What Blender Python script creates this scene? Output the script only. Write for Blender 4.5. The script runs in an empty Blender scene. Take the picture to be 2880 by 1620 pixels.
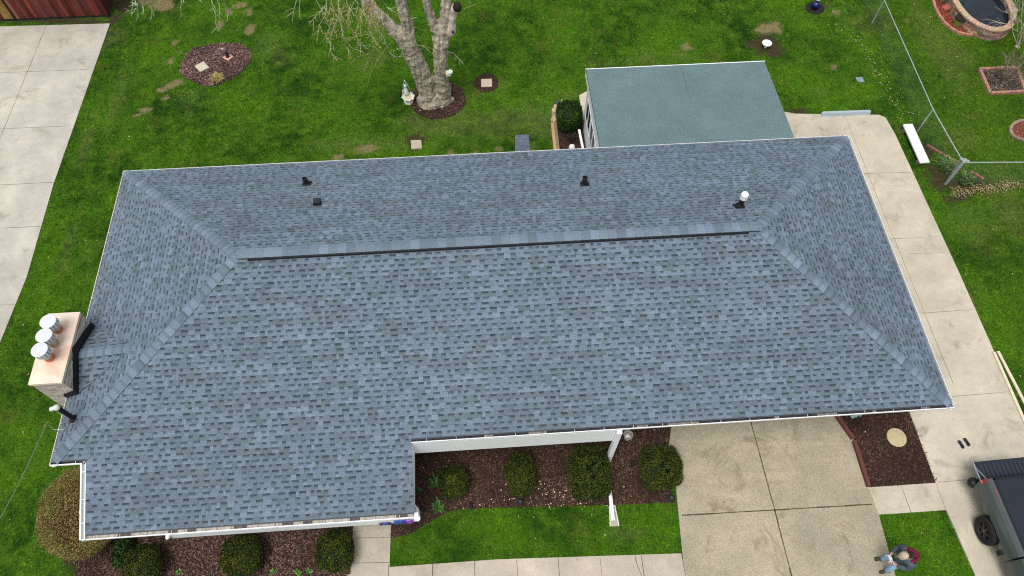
import bpy, math, random
import numpy as np
from mathutils import Vector, Matrix
random.seed(7); rng = np.random.default_rng(7)
rad = math.radians
sc = bpy.context.scene
col = sc.collection

# ---------------------------------------------------------------- camera
F_PX = 2054.307
CAM = np.array([11.64281, -6.36592, 22.03246])
def _rot(p, y, r):
    cx, sx, cz, sz, cr, sr = math.cos(p), math.sin(p), math.cos(y), math.sin(y), math.cos(r), math.sin(r)
    return (np.array([[cz,-sz,0],[sz,cz,0],[0,0,1]]) @ np.array([[1,0,0],[0,cx,-sx],[0,sx,cx]])
            @ np.array([[cr,-sr,0],[sr,cr,0],[0,0,1]]))
CM = _rot(0.52471, -0.07729, 0.01073)
cd = bpy.data.cameras.new("camera"); cd.sensor_width = 36; cd.lens = F_PX/2880*36
cd.clip_start = 0.1; cd.clip_end = 2000
cam = bpy.data.objects.new("camera", cd); col.objects.link(cam)
m4 = Matrix([list(CM[i]) + [CAM[i]] for i in range(3)] + [[0,0,0,1]])
cam.matrix_world = m4; sc.camera = cam

# ---------------------------------------------------------------- sky, sun, exposure
SUN_EL, SUN_AZ = 70, 216            # degrees; azimuth measured from +Y towards +X
w = bpy.data.worlds.new("World"); sc.world = w; w.use_nodes = True
nt = w.node_tree; bg = nt.nodes["Background"]
sky = nt.nodes.new("ShaderNodeTexSky"); sky.sky_type = 'NISHITA'; sky.sun_disc = False
sky.sun_elevation = rad(SUN_EL); sky.sun_rotation = rad(SUN_AZ)
sky.air_density = 1.0; sky.dust_density = 4.0; sky.ozone_density = 1.0
hs = nt.nodes.new("ShaderNodeHueSaturation"); hs.inputs['Saturation'].default_value = 0.35
nt.links.new(sky.outputs[0], hs.inputs['Color']); nt.links.new(hs.outputs[0], bg.inputs[0])
bg.inputs[1].default_value = 0.14
sl = bpy.data.lights.new("sun", 'SUN'); sl.energy = 1.3; sl.angle = rad(24); sl.color = (1, .965, .91)
so = bpy.data.objects.new("sun", sl); col.objects.link(so)
az = rad(SUN_AZ); el = rad(SUN_EL)
sd = Vector((math.sin(az)*math.cos(el), math.cos(az)*math.cos(el), math.sin(el)))
so.rotation_euler = sd.to_track_quat('Z', 'Y').to_euler(); so.location = (0, -20, 40)
sc.view_settings.view_transform = 'Standard'; sc.view_settings.look = 'None'
sc.cycles.use_denoising = False; sc.cycles.filter_width = 1.1
sc.view_settings.exposure = 0.32; sc.view_settings.gamma = 1

# ---------------------------------------------------------------- helpers
def G(px, py, z=0.0):               # where a sight line meets the horizontal plane z
    d = CM @ np.array([(px-1440)/F_PX, -(py-810)/F_PX, -1.0]); t = (z-CAM[2])/d[2]
    return CAM + t*d
def Yp(px, py, y):                  # where it meets the vertical plane y
    d = CM @ np.array([(px-1440)/F_PX, -(py-810)/F_PX, -1.0]); t = (y-CAM[1])/d[1]
    return CAM + t*d
def poly(pts, z=0.0): return [tuple(G(px, py, z)[:2]) for px, py in pts]

class MB:
    def __init__(s): s.v = []; s.f = []; s.c = []; s.m = []
    def face(s, pts, c=(1,1,1), m=0):
        n = len(s.v); s.v += [tuple(p) for p in pts]; s.f.append(list(range(n, n+len(pts)))); s.c.append(c); s.m.append(m)
    def mesh(s, vs, fs, c=(1,1,1), m=0):
        n = len(s.v); s.v += [tuple(p) for p in vs]
        for f in fs: s.f.append([n+i for i in f]); s.c.append(c); s.m.append(m)
    def box(s, x0, x1, y0, y1, z0, z1, c=(1,1,1), m=0, T=None):
        vs = [(x0,y0,z0),(x1,y0,z0),(x1,y1,z0),(x0,y1,z0),(x0,y0,z1),(x1,y0,z1),(x1,y1,z1),(x0,y1,z1)]
        if T is not None: vs = [tuple(T @ Vector(v)) for v in vs]
        s.mesh(vs, [(3,2,1,0),(4,5,6,7),(0,1,5,4),(1,2,6,5),(2,3,7,6),(3,0,4,7)], c, m)
    def bar(s, a, b, wx, h, c=(1,1,1), m=0, up=(0,0,1)):   # rectangular bar a->b, width wx, height h centred
        a = Vector(a); b = Vector(b); d = (b-a).normalized(); up = Vector(up)
        r = d.cross(up)
        if r.length < 1e-4: r = d.cross(Vector((1,0,0)))
        r.normalize(); u = r.cross(d).normalized()
        vs = []
        for p in (a, b):
            for sx, sz in ((-1,-1),(1,-1),(1,1),(-1,1)): vs.append(p + r*sx*wx/2 + u*sz*h/2)
        s.mesh(vs, [(3,2,1,0),(4,5,6,7),(0,1,5,4),(1,2,6,5),(2,3,7,6),(3,0,4,7)], c, m)
    def tube(s, pts, rs, n=8, c=(1,1,1), m=0, cap=True, wob=0):
        pts = [Vector(p) for p in pts]; k0 = len(s.v)
        if not hasattr(rs, '__len__'): rs = [rs]*len(pts)
        ref = Vector((.3,.9,.2)).normalized()
        for i, p in enumerate(pts):
            d = (pts[min(i+1, len(pts)-1)] - pts[max(i-1, 0)]).normalized()
            if abs(d.dot(ref)) > .95: ref = Vector((1,0,0))
            r = d.cross(ref).normalized(); u = r.cross(d)
            for j in range(n):
                a = 2*math.pi*j/n; q = rs[i]*(1+wob*math.sin(3*a+i*.9)+wob*random.uniform(-.6,.6))
                s.v.append(tuple(p + r*math.cos(a)*q + u*math.sin(a)*q))
        for i in range(len(pts)-1):
            for j in range(n):
                a = k0+i*n+j; b = k0+i*n+(j+1) % n
                s.f.append([a, b, b+n, a+n]); s.c.append(c); s.m.append(m)
        if cap:
            s.f.append([k0+j for j in range(n)][::-1]); s.c.append(c); s.m.append(m)
            s.f.append([k0+(len(pts)-1)*n+j for j in range(n)]); s.c.append(c); s.m.append(m)
    def lathe(s, o, prof, n=24, c=(1,1,1), m=0, sx=1, sy=1, fl=0):   # prof: list of (r, z[, colour])
        k0 = len(s.v); o = Vector(o)
        for pr in prof:
            for j in range(n):
                a = 2*math.pi*j/n; r = pr[0]*(1+fl*math.sin(a*8))
                s.v.append((o.x+r*sx*math.cos(a), o.y+r*sy*math.sin(a), o.z+pr[1]))
        for i in range(len(prof)-1):
            cc = prof[i][2] if len(prof[i]) > 2 else c
            for j in range(n):
                a = k0+i*n+j; b = k0+i*n+(j+1) % n
                s.f.append([a, b, b+n, a+n]); s.c.append(cc); s.m.append(m)
        s.f.append([k0+j for j in range(n)][::-1]); s.c.append(c); s.m.append(m)
        cc = prof[-1][2] if len(prof[-1]) > 2 else c
        s.f.append([k0+(len(prof)-1)*n+j for j in range(n)]); s.c.append(cc); s.m.append(m)
    def prism(s, pts2, z0, z1, c=(1,1,1), m=0):
        n = len(pts2); vs = [(p[0],p[1],z0) for p in pts2] + [(p[0],p[1],z1) for p in pts2]
        s.mesh(vs, [tuple(range(n))[::-1], tuple(range(n, 2*n))] + [(i, (i+1) % n, n+(i+1) % n, n+i) for i in range(n)], c, m)
    def build(s, name, mats, parent=None, smooth=False):
        me = bpy.data.meshes.new(name); me.from_pydata(s.v, [], s.f)
        if not isinstance(mats, (list, tuple)): mats = [mats]
        for mt in mats: me.materials.append(mt)
        me.polygons.foreach_set('material_index', s.m)
        ca = me.color_attributes.new('Col', 'FLOAT_COLOR', 'CORNER')
        lens = [len(f) for f in s.f]
        arr = np.repeat(np.array([(c[0],c[1],c[2],1) for c in s.c], dtype=np.float32), lens, axis=0)
        ca.data.foreach_set('color', arr.ravel())
        if smooth: me.polygons.foreach_set('use_smooth', [True]*len(s.f))
        me.update()
        o = bpy.data.objects.new(name, me); col.objects.link(o)
        if parent is not None: o.parent = parent; o.matrix_parent_inverse = parent.matrix_basis.inverted()
        return o

def quads_object(name, V, Cq, mt, parent=None, nv=4):   # V: (n,nv,3) numpy, Cq: (n,3)
    n = V.shape[0]; me = bpy.data.meshes.new(name)
    me.vertices.add(n*nv); me.vertices.foreach_set('co', V.astype(np.float32).ravel())
    me.loops.add(n*nv); me.loops.foreach_set('vertex_index', np.arange(n*nv, dtype=np.int32))
    me.polygons.add(n); me.polygons.foreach_set('loop_start', np.arange(0, n*nv, nv, dtype=np.int32))
    me.update(calc_edges=True); me.validate()
    ca = me.color_attributes.new('Col', 'FLOAT_COLOR', 'CORNER')
    a = np.ones((n, nv, 4), dtype=np.float32); a[:, :, :3] = Cq[:, None, :]
    ca.data.foreach_set('color', a.ravel()); me.materials.append(mt)
    o = bpy.data.objects.new(name, me); col.objects.link(o)
    if parent is not None: o.parent = parent; o.matrix_parent_inverse = parent.matrix_basis.inverted()
    return o

def empty(name, loc=(0,0,0), rz=0):
    o = bpy.data.objects.new(name, None); col.objects.link(o); o.location = loc; o.rotation_euler = (0,0,rz); o.empty_display_size = .2
    return o
def tag(o, label=None, cat=None, group=None, kind=None):
    if label: o['label'] = label
    if cat: o['category'] = cat
    if group: o['group'] = group
    if kind: o['kind'] = kind
    return o
def local(o):   # children built in local coordinates of their empty
    for ch in o.children: ch.matrix_parent_inverse = Matrix.Identity(4)

def mat(name, c=(.5,.5,.5), rough=.85, vc=False, noise=(), bump=0, bscale=40, metal=0, spec=.3, trans=0):
    """noise: list of (scale, amount, stretch) multiplied into the colour"""
    m = bpy.data.materials.new(name); m.use_nodes = True; t = m.node_tree; b = t.nodes['Principled BSDF']
    b.inputs['Roughness'].default_value = rough; b.inputs['Metallic'].default_value = metal
    b.inputs['Specular IOR Level'].default_value = spec
    tc = t.nodes.new('ShaderNodeTexCoord')
    if vc:
        a = t.nodes.new('ShaderNodeAttribute'); a.attribute_name = 'Col'; cur = a.outputs['Color']
    else:
        a = t.nodes.new('ShaderNodeRGB'); a.outputs[0].default_value = (*c, 1); cur = a.outputs[0]
    for it in noise:
        s_, amt = it[0], it[1]; st = it[2] if len(it) > 2 else (1,1,1)
        mp = t.nodes.new('ShaderNodeMapping'); mp.inputs['Scale'].default_value = st
        t.links.new(tc.outputs['Object'], mp.inputs[0])
        n = t.nodes.new('ShaderNodeTexNoise'); n.inputs['Scale'].default_value = s_; n.inputs['Detail'].default_value = 5
        n.inputs['Roughness'].default_value = .6
        t.links.new(mp.outputs[0], n.inputs[0])
        r = t.nodes.new('ShaderNodeMapRange'); r.inputs[1].default_value = .3; r.inputs[2].default_value = .7
        r.inputs[3].default_value = 1-amt; r.inputs[4].default_value = 1+amt
        t.links.new(n.outputs[0], r.inputs[0])
        v = t.nodes.new('ShaderNodeVectorMath'); v.operation = 'SCALE'
        t.links.new(cur, v.inputs[0]); t.links.new(r.outputs[0], v.inputs['Scale']); cur = v.outputs[0]
    t.links.new(cur, b.inputs['Base Color'])
    if bump:
        n = t.nodes.new('ShaderNodeTexNoise'); n.inputs['Scale'].default_value = bscale; n.inputs['Detail'].default_value = 4
        t.links.new(tc.outputs['Object'], n.inputs[0])
        bn = t.nodes.new('ShaderNodeBump'); bn.inputs['Strength'].default_value = bump; bn.inputs['Distance'].default_value = .02
        t.links.new(n.outputs[0], bn.inputs['Height']); t.links.new(bn.outputs[0], b.inputs['Normal'])
    return m

def inpoly(P, pl):
    x, y = P[:,0], P[:,1]; inside = np.zeros(len(P), bool); n = len(pl); j = n-1
    for i in range(n):
        xi, yi = pl[i][:2]; xj, yj = pl[j][:2]
        cnd = ((yi > y) != (yj > y)) & (x < (xj-xi)*(y-yi)/((yj-yi)+1e-12)+xi)
        inside ^= cnd; j = i
    return inside
def vnoise(x, y, s, seed):           # smooth value noise 0..1
    r = np.random.default_rng(seed); T = r.random((256, 256))
    X = x*s+1000; Y = y*s+1000; xi = np.floor(X).astype(int); yi = np.floor(Y).astype(int); fx = X-xi; fy = Y-yi
    fx = fx*fx*(3-2*fx); fy = fy*fy*(3-2*fy)
    g = lambda a, b: T[a % 256, b % 256]
    return (g(xi,yi)*(1-fx)+g(xi+1,yi)*fx)*(1-fy) + (g(xi,yi+1)*(1-fx)+g(xi+1,yi+1)*fx)*fy

# ---------------------------------------------------------------- numbers of the place
L, W, K, ZE = 24.4076, 9.8843, .4183, 3.0375
EXT, XE, XN = 1.798, .841, 9.48
SL = math.sqrt(1+K*K)

# ---------------------------------------------------------------- materials
M = {}
M['white'] = mat('white_painted_metal', (.80,.82,.84), .45, noise=[(3,.04)], spec=.4)
M['white_wall'] = mat('white_siding', (.74,.75,.76), .7, noise=[(1.5,.05)])
M['black'] = mat('black_metal', (.012,.012,.014), .5, noise=[(20,.2)])
M['vc'] = mat('mixed_surface', vc=True, noise=[(9,.12),(60,.12)])
M['vcplain'] = mat('plain_surface', vc=True, rough=.6, noise=[(6,.05)])
M['shingle'] = mat('asphalt_shingle', vc=True, rough=.95, noise=[(.45,.07),(2.2,.07),(38,.30),(90,.30)], bump=.25, bscale=260, spec=.15)
M['cap'] = mat('ridge_cap_shingle', vc=True, rough=.95, noise=[(.6,.06),(38,.22),(100,.25)], bump=.25, bscale=260, spec=.15)
M['rollroof'] = mat('granulated_roll_roofing', (.115,.178,.183), .95, noise=[(.35,.10),(1.6,.07),(36,.28),(90,.3)], bump=.2, bscale=220, spec=.15)
M['mulch'] = mat('bark_mulch', (.032,.016,.011), .95, noise=[(1.2,.3),(25,.5),(70,.5)], bump=.8, bscale=60)
M['chip'] = mat('bark_chip', vc=True, rough=.9)
M['leafy'] = mat('leaf_surface', vc=True, rough=.7, spec=.2)
M['bark'] = mat('grey_bark', (.36,.315,.24), .95, noise=[(1.2,.22),(3,.18,(1,1,.3)),(9,.34,(1,1,.10)),(20,.42,(1,1,.12)),(60,.25)], bump=1.0, bscale=24)
M['twig'] = mat('twig_bark', vc=True, rough=.8)
M['glass'] = mat('dark_window_glass', (.010,.017,.021), .25, spec=.3)
M['water'] = mat('dark_pond_water', (.012,.017,.028), .12, noise=[(3,.4)], spec=.5, bump=.15, bscale=6)
M['brick'] = mat('weathered_brick', vc=True, rough=.9, noise=[(12,.25),(50,.2)], bump=.4, bscale=50)
M['galv'] = mat('galvanised_steel', (.38,.43,.43), .45, metal=.4, noise=[(10,.12)])
M['cloth'] = mat('woven_cloth', vc=True, rough=.95, noise=[(25,.15),(90,.15)], bump=.5, bscale=25)
M['skin'] = mat('skin', (.55,.30,.22), .6, noise=[(30,.06)])
M['paint'] = mat('grey_car_paint', (.060,.074,.074), .32, spec=.5, noise=[(2,.05)])
M['tonneau'] = mat('black_vinyl_cover', (.014,.018,.03), .7, noise=[(60,.2)])
M['rubber'] = mat('tyre_rubber', (.012,.012,.012), .8, noise=[(30,.2)])
M['joint'] = mat('joint_dirt', (.075,.06,.035), 1, noise=[(8,.5),(30,.4)])

def concrete(name, c, stain=.22, grit=.14, spots=None):
    m = mat(name, c, .9, noise=[(.22,.11),(.9,.13),(3.5,.06),(45,grit*.6),(150,grit)], bump=.15, bscale=150)
    t = m.node_tree; b = t.nodes['Principled BSDF']; lk = b.inputs['Base Color'].links[0]; cur = lk.from_socket
    tc = t.nodes.new('ShaderNodeTexCoord'); n = t.nodes.new('ShaderNodeTexNoise'); n.inputs['Scale'].default_value = .8
    n.inputs['Detail'].default_value = 9; n.inputs['Roughness'].default_value = .72; n.inputs['Distortion'].default_value = 1.2
    t.links.new(tc.outputs['Object'], n.inputs[0])
    r = t.nodes.new('ShaderNodeMapRange'); r.inputs[1].default_value = .54; r.inputs[2].default_value = .74
    r.inputs[3].default_value = 0; r.inputs[4].default_value = stain*2.2; t.links.new(n.outputs[0], r.inputs[0])
    mx = t.nodes.new('ShaderNodeMix'); mx.data_type = 'RGBA'; mx.inputs['B'].default_value = (c[0]*.45, c[1]*.42, c[2]*.34, 1)
    t.links.new(r.outputs[0], mx.inputs['Factor']); t.links.new(cur, mx.inputs['A']); cur = mx.outputs['Result']
    v = t.nodes.new('ShaderNodeTexVoronoi'); v.inputs['Scale'].default_value = 2.1; t.links.new(tc.outputs['Object'], v.inputs[0])
    r2 = t.nodes.new('ShaderNodeMapRange'); r2.inputs[1].default_value = .03; r2.inputs[2].default_value = .05
    r2.inputs[3].default_value = .5; r2.inputs[4].default_value = 0; t.links.new(v.outputs['Distance'], r2.inputs[0])
    mx2 = t.nodes.new('ShaderNodeMix'); mx2.data_type = 'RGBA'; mx2.inputs['B'].default_value = (c[0]*.4, c[1]*.36, c[2]*.28, 1)
    t.links.new(r2.outputs[0], mx2.inputs['Factor']); t.links.new(cur, mx2.inputs['A'])
    t.links.new(mx2.outputs['Result'], b.inputs['Base Color'])
    return m
M['conc_left'] = concrete('pale_worn_concrete', (.44,.415,.355), .36, .08)
M['conc_right'] = concrete('cream_concrete', (.475,.430,.335), .36, .10)
M['conc_agg'] = concrete('exposed_aggregate_concrete', (.345,.308,.220), .50, .60)
M['conc_walk'] = concrete('tan_walk_concrete', (.43,.385,.305), .14, .22)

def lawn_mat():
    m = bpy.data.materials.new('lawn_grass'); m.use_nodes = True; t = m.node_tree; b = t.nodes['Principled BSDF']
    b.inputs['Roughness'].default_value = .9; b.inputs['Specular IOR Level'].default_value = .12
    geo = t.nodes.new('ShaderNodeNewGeometry')
    def nz(s, lo, hi, det=4, st=(1,1,0)):
        mp = t.nodes.new('ShaderNodeMapping'); mp.inputs['Scale'].default_value = st; t.links.new(geo.outputs['Position'], mp.inputs[0])
        n = t.nodes.new('ShaderNodeTexNoise'); n.inputs['Scale'].default_value = s; n.inputs['Detail'].default_value = det
        n.inputs['Roughness'].default_value = .65
        t.links.new(mp.outputs[0], n.inputs[0]); r = t.nodes.new('ShaderNodeMapRange')
        r.inputs[1].default_value = lo; r.inputs[2].default_value = hi; t.links.new(n.outputs[0], r.inputs[0]); return r.outputs[0]
    def mix(f, a, bcol):
        x = t.nodes.new('ShaderNodeMix'); x.data_type = 'RGBA'; t.links.new(f, x.inputs['Factor'])
        for sck, val in (('A', a), ('B', bcol)):
            if isinstance(val, tuple): x.inputs[sck].default_value = (*val, 1)
            else: t.links.new(val, x.inputs[sck])
        return x.outputs['Result']
    c1 = mix(nz(.36, .38, .62, 6), (.018,.076,.003), (.078,.208,.006))
    c2 = mix(nz(1.5, .44, .70, 7), c1, (.105,.230,.010))
    # mowing drift: the right hand neighbour lawn is more olive
    sp = t.nodes.new('ShaderNodeSeparateXYZ'); t.links.new(geo.outputs['Position'], sp.inputs[0])
    mr = t.nodes.new('ShaderNodeMapRange'); mr.inputs[1].default_value = 28.5; mr.inputs[2].default_value = 30.5; mr.inputs[3].default_value = 0; mr.inputs[4].default_value = .45
    t.links.new(sp.outputs['X'], mr.inputs[0]); c2 = mix(mr.outputs[0], c2, (.080,.150,.008))
    br = nz(.62, .57, .76, 8); c3 = mix(br, c2, (.125,.135,.022))
    at = t.nodes.new('ShaderNodeAttribute'); at.attribute_name = 'bare'
    c4 = mix(at.outputs['Fac'], c3, (.33,.26,.13))
    at2 = t.nodes.new('ShaderNodeAttribute'); at2.attribute_name = 'soil'
    c5 = mix(at2.outputs['Fac'], c4, (.075,.052,.03))
    f1 = nz(14, .3, .7, 5); r = t.nodes.new('ShaderNodeMapRange'); r.inputs[3].default_value = .55; r.inputs[4].default_value = 1.55; t.links.new(f1, r.inputs[0])
    v = t.nodes.new('ShaderNodeVectorMath'); v.operation = 'SCALE'; t.links.new(c5, v.inputs[0]); t.links.new(r.outputs[0], v.inputs['Scale'])
    f2 = nz(5, .3, .7, 3); r = t.nodes.new('ShaderNodeMapRange'); r.inputs[3].default_value = .8; r.inputs[4].default_value = 1.22; t.links.new(f2, r.inputs[0])
    v2 = t.nodes.new('ShaderNodeVectorMath'); v2.operation = 'SCALE'; t.links.new(v.outputs[0], v2.inputs[0]); t.links.new(r.outputs[0], v2.inputs['Scale'])
    at3 = t.nodes.new('ShaderNodeAttribute'); at3.attribute_name = 'tone'; sc3 = t.nodes.new('ShaderNodeVectorMath'); sc3.operation = 'SCALE'
    t.links.new(v2.outputs[0], sc3.inputs[0]); t.links.new(at3.outputs['Fac'], sc3.inputs['Scale'])
    t.links.new(sc3.outputs[0], b.inputs['Base Color'])
    n = t.nodes.new('ShaderNodeTexNoise'); n.inputs['Scale'].default_value = 22; t.links.new(geo.outputs['Position'], n.inputs[0])
    bn = t.nodes.new('ShaderNodeBump'); bn.inputs['Strength'].default_value = .8; bn.inputs['Distance'].default_value = .05
    t.links.new(n.outputs[0], bn.inputs['Height']); t.links.new(bn.outputs[0], b.inputs['Normal'])
    return m
M['lawn'] = lawn_mat()

# ---------------------------------------------------------------- ground regions
LD = [(-40,20.95),(-8.8,20.95),(-4.06,20.85),(-4.35,12),(-4.28,7.9),(-4.5,5.3),(-4.55,-30),(-40,-30)]
RD = [(16.0,10),(16.0,15.28),(16.35,15.5),(23.6,15.5),(23.95,13.95),(24.63,13.72),(28.0,13.45),(28.22,13.3),(28.32,12.4),(28.45,6),(28.62,-30),(25.15,-30),
      (25.13,-3.96),(24.97,-2.15),(24.92,1.2),(24.92,10)]
DW = [(17.25,1.8),(17.28,1.0),(17.06,.3),(17.08,-.89),(16.92,-2.82),(16.9,-3.05),(16.9,-30),(22.85,-30),(22.86,-3.8),(22.93,-2.12),(22.88,-1.28)]+poly([(2442,1373),(2420,1300),(2399,1236),(2375,1200),(2352,1166),(2330,1120)])
FW = [(7.45,-1.0),(8.56,-1.0),(8.52,-2.60),(11.6,-2.60),(16.89,-2.79),(16.89,-4.05),(7.3,-3.8),(7.32,-2.72),(7.42,-2.70)]
SW = [(22.93,-2.10),(22.86,-1.29),(24.95,-1.29),(24.96,-2.10)]      # two small slabs
M1 = poly([(215,1620),(205,1570),(300,1470),(330,1400),(990,1400),(993,1475),(984,1620),(984,1800),(260,1800)])
M2 = poly([(1100,1440),(1098,1514),(1154,1501),(1217,1464),(1255,1441),(1292,1432),(1480,1425),(1700,1420),(1892,1413),(1880,1340),(1877,1300),(1875,1259),(1888,1190),(1880,1100),(1160,1110),(1100,1300)])
M3 = poly([(2352,1168),(2401,1233),(2442,1371),(2636,1357),(2559,1158),(2530,1090),(2330,1100)])
def ellipse(cx, cy, rx, ry, n=28, rag=.05, z=0):
    return [tuple(G(cx+rx*math.cos(a)*(1+random.uniform(-rag,rag)), cy+ry*math.sin(a)*(1+random.uniform(-rag,rag)), z)[:2]) for a in [2*math.pi*i/n for i in range(n)]]
M_TREE = ellipse(1231, 281, 80, 54)
M_STONE = ellipse(1368, 233, 35, 26, 18)
M_OVAL = poly([(480+a/9.658, 110+b/9.658) for a, b in [(250,900),(265,760),(330,600),(450,400),(650,240),(950,190),(1300,110),(1650,110),(1900,150),(2090,250),(2180,380),(2180,560),(2100,720),(1850,960),(1560,1130),(1300,1250),(1000,1300),(760,1230),(500,1100),(330,1000)]])
M_BACK = poly([(1520+a/8.05, 260+b/8.05) for a, b in [(285,480),(290,400),(350,330),(450,280),(900,250),(960,500),(980,860),(1040,1290),(1040,1500),(430,1500),(400,1200),(330,640)]])
M_SQ = [(33.05,15.68),(34.64,15.68),(34.45,14.3),(32.95,14.3)]
M_POND = [(33.5,20.6),(32.72,20.17),(32.60,19.32),(32.68,18.62),(32.97,17.98),(33.64,17.78),(34.3,18.2),(34.3,20.6)]
M_RND = ellipse(2884, 368, 44, 28, 22, .03)
M_CORNER = poly([(2600,405),(2650,430),(2700,470),(2760,505),(2880,512),(2880,525),(2800,545),(2720,552),(2665,545),(2640,500),(2615,450)])
solid = [LD, RD, DW, FW, SW]
mulches = [M1, M2, M3, M_TREE, M_STONE, M_OVAL, M_BACK, M_SQ, M_POND, M_RND]
HOUSE = [(.6,-1.3),(9.3,-1.3),(9.3,1.1),(L-.5,1.1),(L-.5,W-.4),(.6,W-.4)]
BARE = [(459,14,28,15),(672,15,20,9),(642,32,13,10),(620,69,9,12),(700,32,9,11),(703,86,12,14),(489,123,7,8),(506,146,6,5),(478,171,10,10),(405,5,20,8),
        (500,230,14,7),(478,242,14,7),(455,254,12,6),(466,276,10,5),(410,309,16,6),(384,324,10,4),(947,443,15,8),(1035,418,26,9),(1269,428,14,6),(1403,421,8,6),
        (2162,80,33,16),(2352,35,12,8),(1935,134,16,8),(1335,432,8,4),(2345,190,8,6),(2550,62,5,10)]
SOIL = [(20,57,60,6),(100,57,60,6),(180,58,60,6),(250,62,50,7),(300,68,20,8),(2155,125,46,26),(2175,148,26,16),(2248,314,22,9),(1170,395,36,18),(345,18,26,22),(318,50,22,12),(2305,22,22,10),(2640,500,34,40),(2720,520,60,24),(2600,420,20,20),(1168,412,20,10),(200,1560,10,30),
        (2690,560,30,8)]
THIN = [(1540,330,120,60,.42),(1390,345,130,45,.35),(1000,405,160,28,.33),(1820,165,120,22,.38),(1250,345,120,34,.4),(300,105,50,40,.3),(330,280,22,90,.25),(770,130,60,45,.25),(240,420,16,90,.28),(2700,380,90,50,.25),(2680,150,60,90,.3),(2610,90,40,80,.3),(2850,600,60,120,.3),(2720,620,60,80,.2),(1370,250,60,28,.3),(1770,1500,60,22,.3),(560,270,60,30,.2),(1050,180,40,30,.3),(190,700,16,80,.25),(2450,60,60,50,.2),(2310,250,40,20,.3)]
def patch_fields(P):
    bare = np.zeros(len(P)); soil = np.zeros(len(P))
    n = vnoise(P[:,0], P[:,1], 2.3, 3)*.6 + vnoise(P[:,0], P[:,1], 7, 4)*.4
    for lst, out in ((BARE, bare), (SOIL, soil)):
        for (cx, cy, rx, ry) in lst:
            c = G(cx, cy); ax = abs(G(cx+rx, cy)[0]-c[0]); ay = abs(G(cx, cy-ry)[1]-c[1])
            d = np.sqrt(((P[:,0]-c[0])/ax)**2 + ((P[:,1]-c[1])/ay)**2)
            out[:] = np.maximum(out, np.clip((1.28-d + (n-.5)*1.3)*2.2, 0, 1))
    nn = vnoise(P[:,0], P[:,1], 1.1, 8)*.5 + vnoise(P[:,0], P[:,1], 3.7, 9)*.5
    for (cx, cy, rx, ry, wt) in THIN:
        c = G(cx, cy); ax = abs(G(cx+rx, cy)[0]-c[0]); ay = abs(G(cx, cy-ry)[1]-c[1])
        d = np.sqrt(((P[:,0]-c[0])/ax)**2 + ((P[:,1]-c[1])/ay)**2)
        bare = np.maximum(bare, np.clip((1.2-d+(nn-.5)*1.8)*1.1, 0, 1)*wt*.55)
    return bare*.85, soil*.9

# lawn sheet: fine where it is seen, coarse to the horizon
def build_ground():
    x0, x1, y0, y1, st = -14, 42, -9, 27, .14
    xs = np.arange(x0, x1+1e-6, st); ys = np.arange(y0, y1+1e-6, st); nx, ny = len(xs), len(ys)
    X, Y = np.meshgrid(xs, ys); P = np.stack([X.ravel(), Y.ravel()], 1)
    z = (vnoise(P[:,0], P[:,1], .5, 11)-.5)*.02
    V = np.column_stack([P, z])
    i = np.arange(nx-1)[None,:] + np.arange(ny-1)[:,None]*nx
    Fq = np.stack([i, i+1, i+1+nx, i+nx], -1).reshape(-1, 4)
    xe, ye = xs[-1], ys[-1]
    R = 900
    extra = np.array([(-R,-R,-.02),(R,-R,-.02),(R,y0,-.02),(-R,y0,-.02),(-R,ye,-.02),(R,ye,-.02),(R,R,-.02),(-R,R,-.02),(x0,y0,-.02),(x0,ye,-.02),(xe,y0,-.02),(xe,ye,-.02)], float)
    k = len(V); V = np.vstack([V, extra])
    F2 = [(k,k+1,k+2,k+3),(k+4,k+5,k+6,k+7),(k+3,k+8,k+9,k+4),(k+10,k+2,k+5,k+11)]
    me = bpy.data.meshes.new('lawn'); me.from_pydata(V.tolist(), [], Fq.tolist()+F2); me.update()
    b, s = patch_fields(V[:,:2]); b[k:] = 0; s[k:] = 0
    for nm, arr in (('bare', b), ('soil', s), ('tone', np.full(len(V), .55))):
        a = me.attributes.new(nm, 'FLOAT', 'POINT'); a.data.foreach_set('value', arr.astype(np.float32))
    me.materials.append(M['lawn']); o = bpy.data.objects.new('lawn', me); col.objects.link(o)
    return tag(o, kind='structure')
build_ground()

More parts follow.
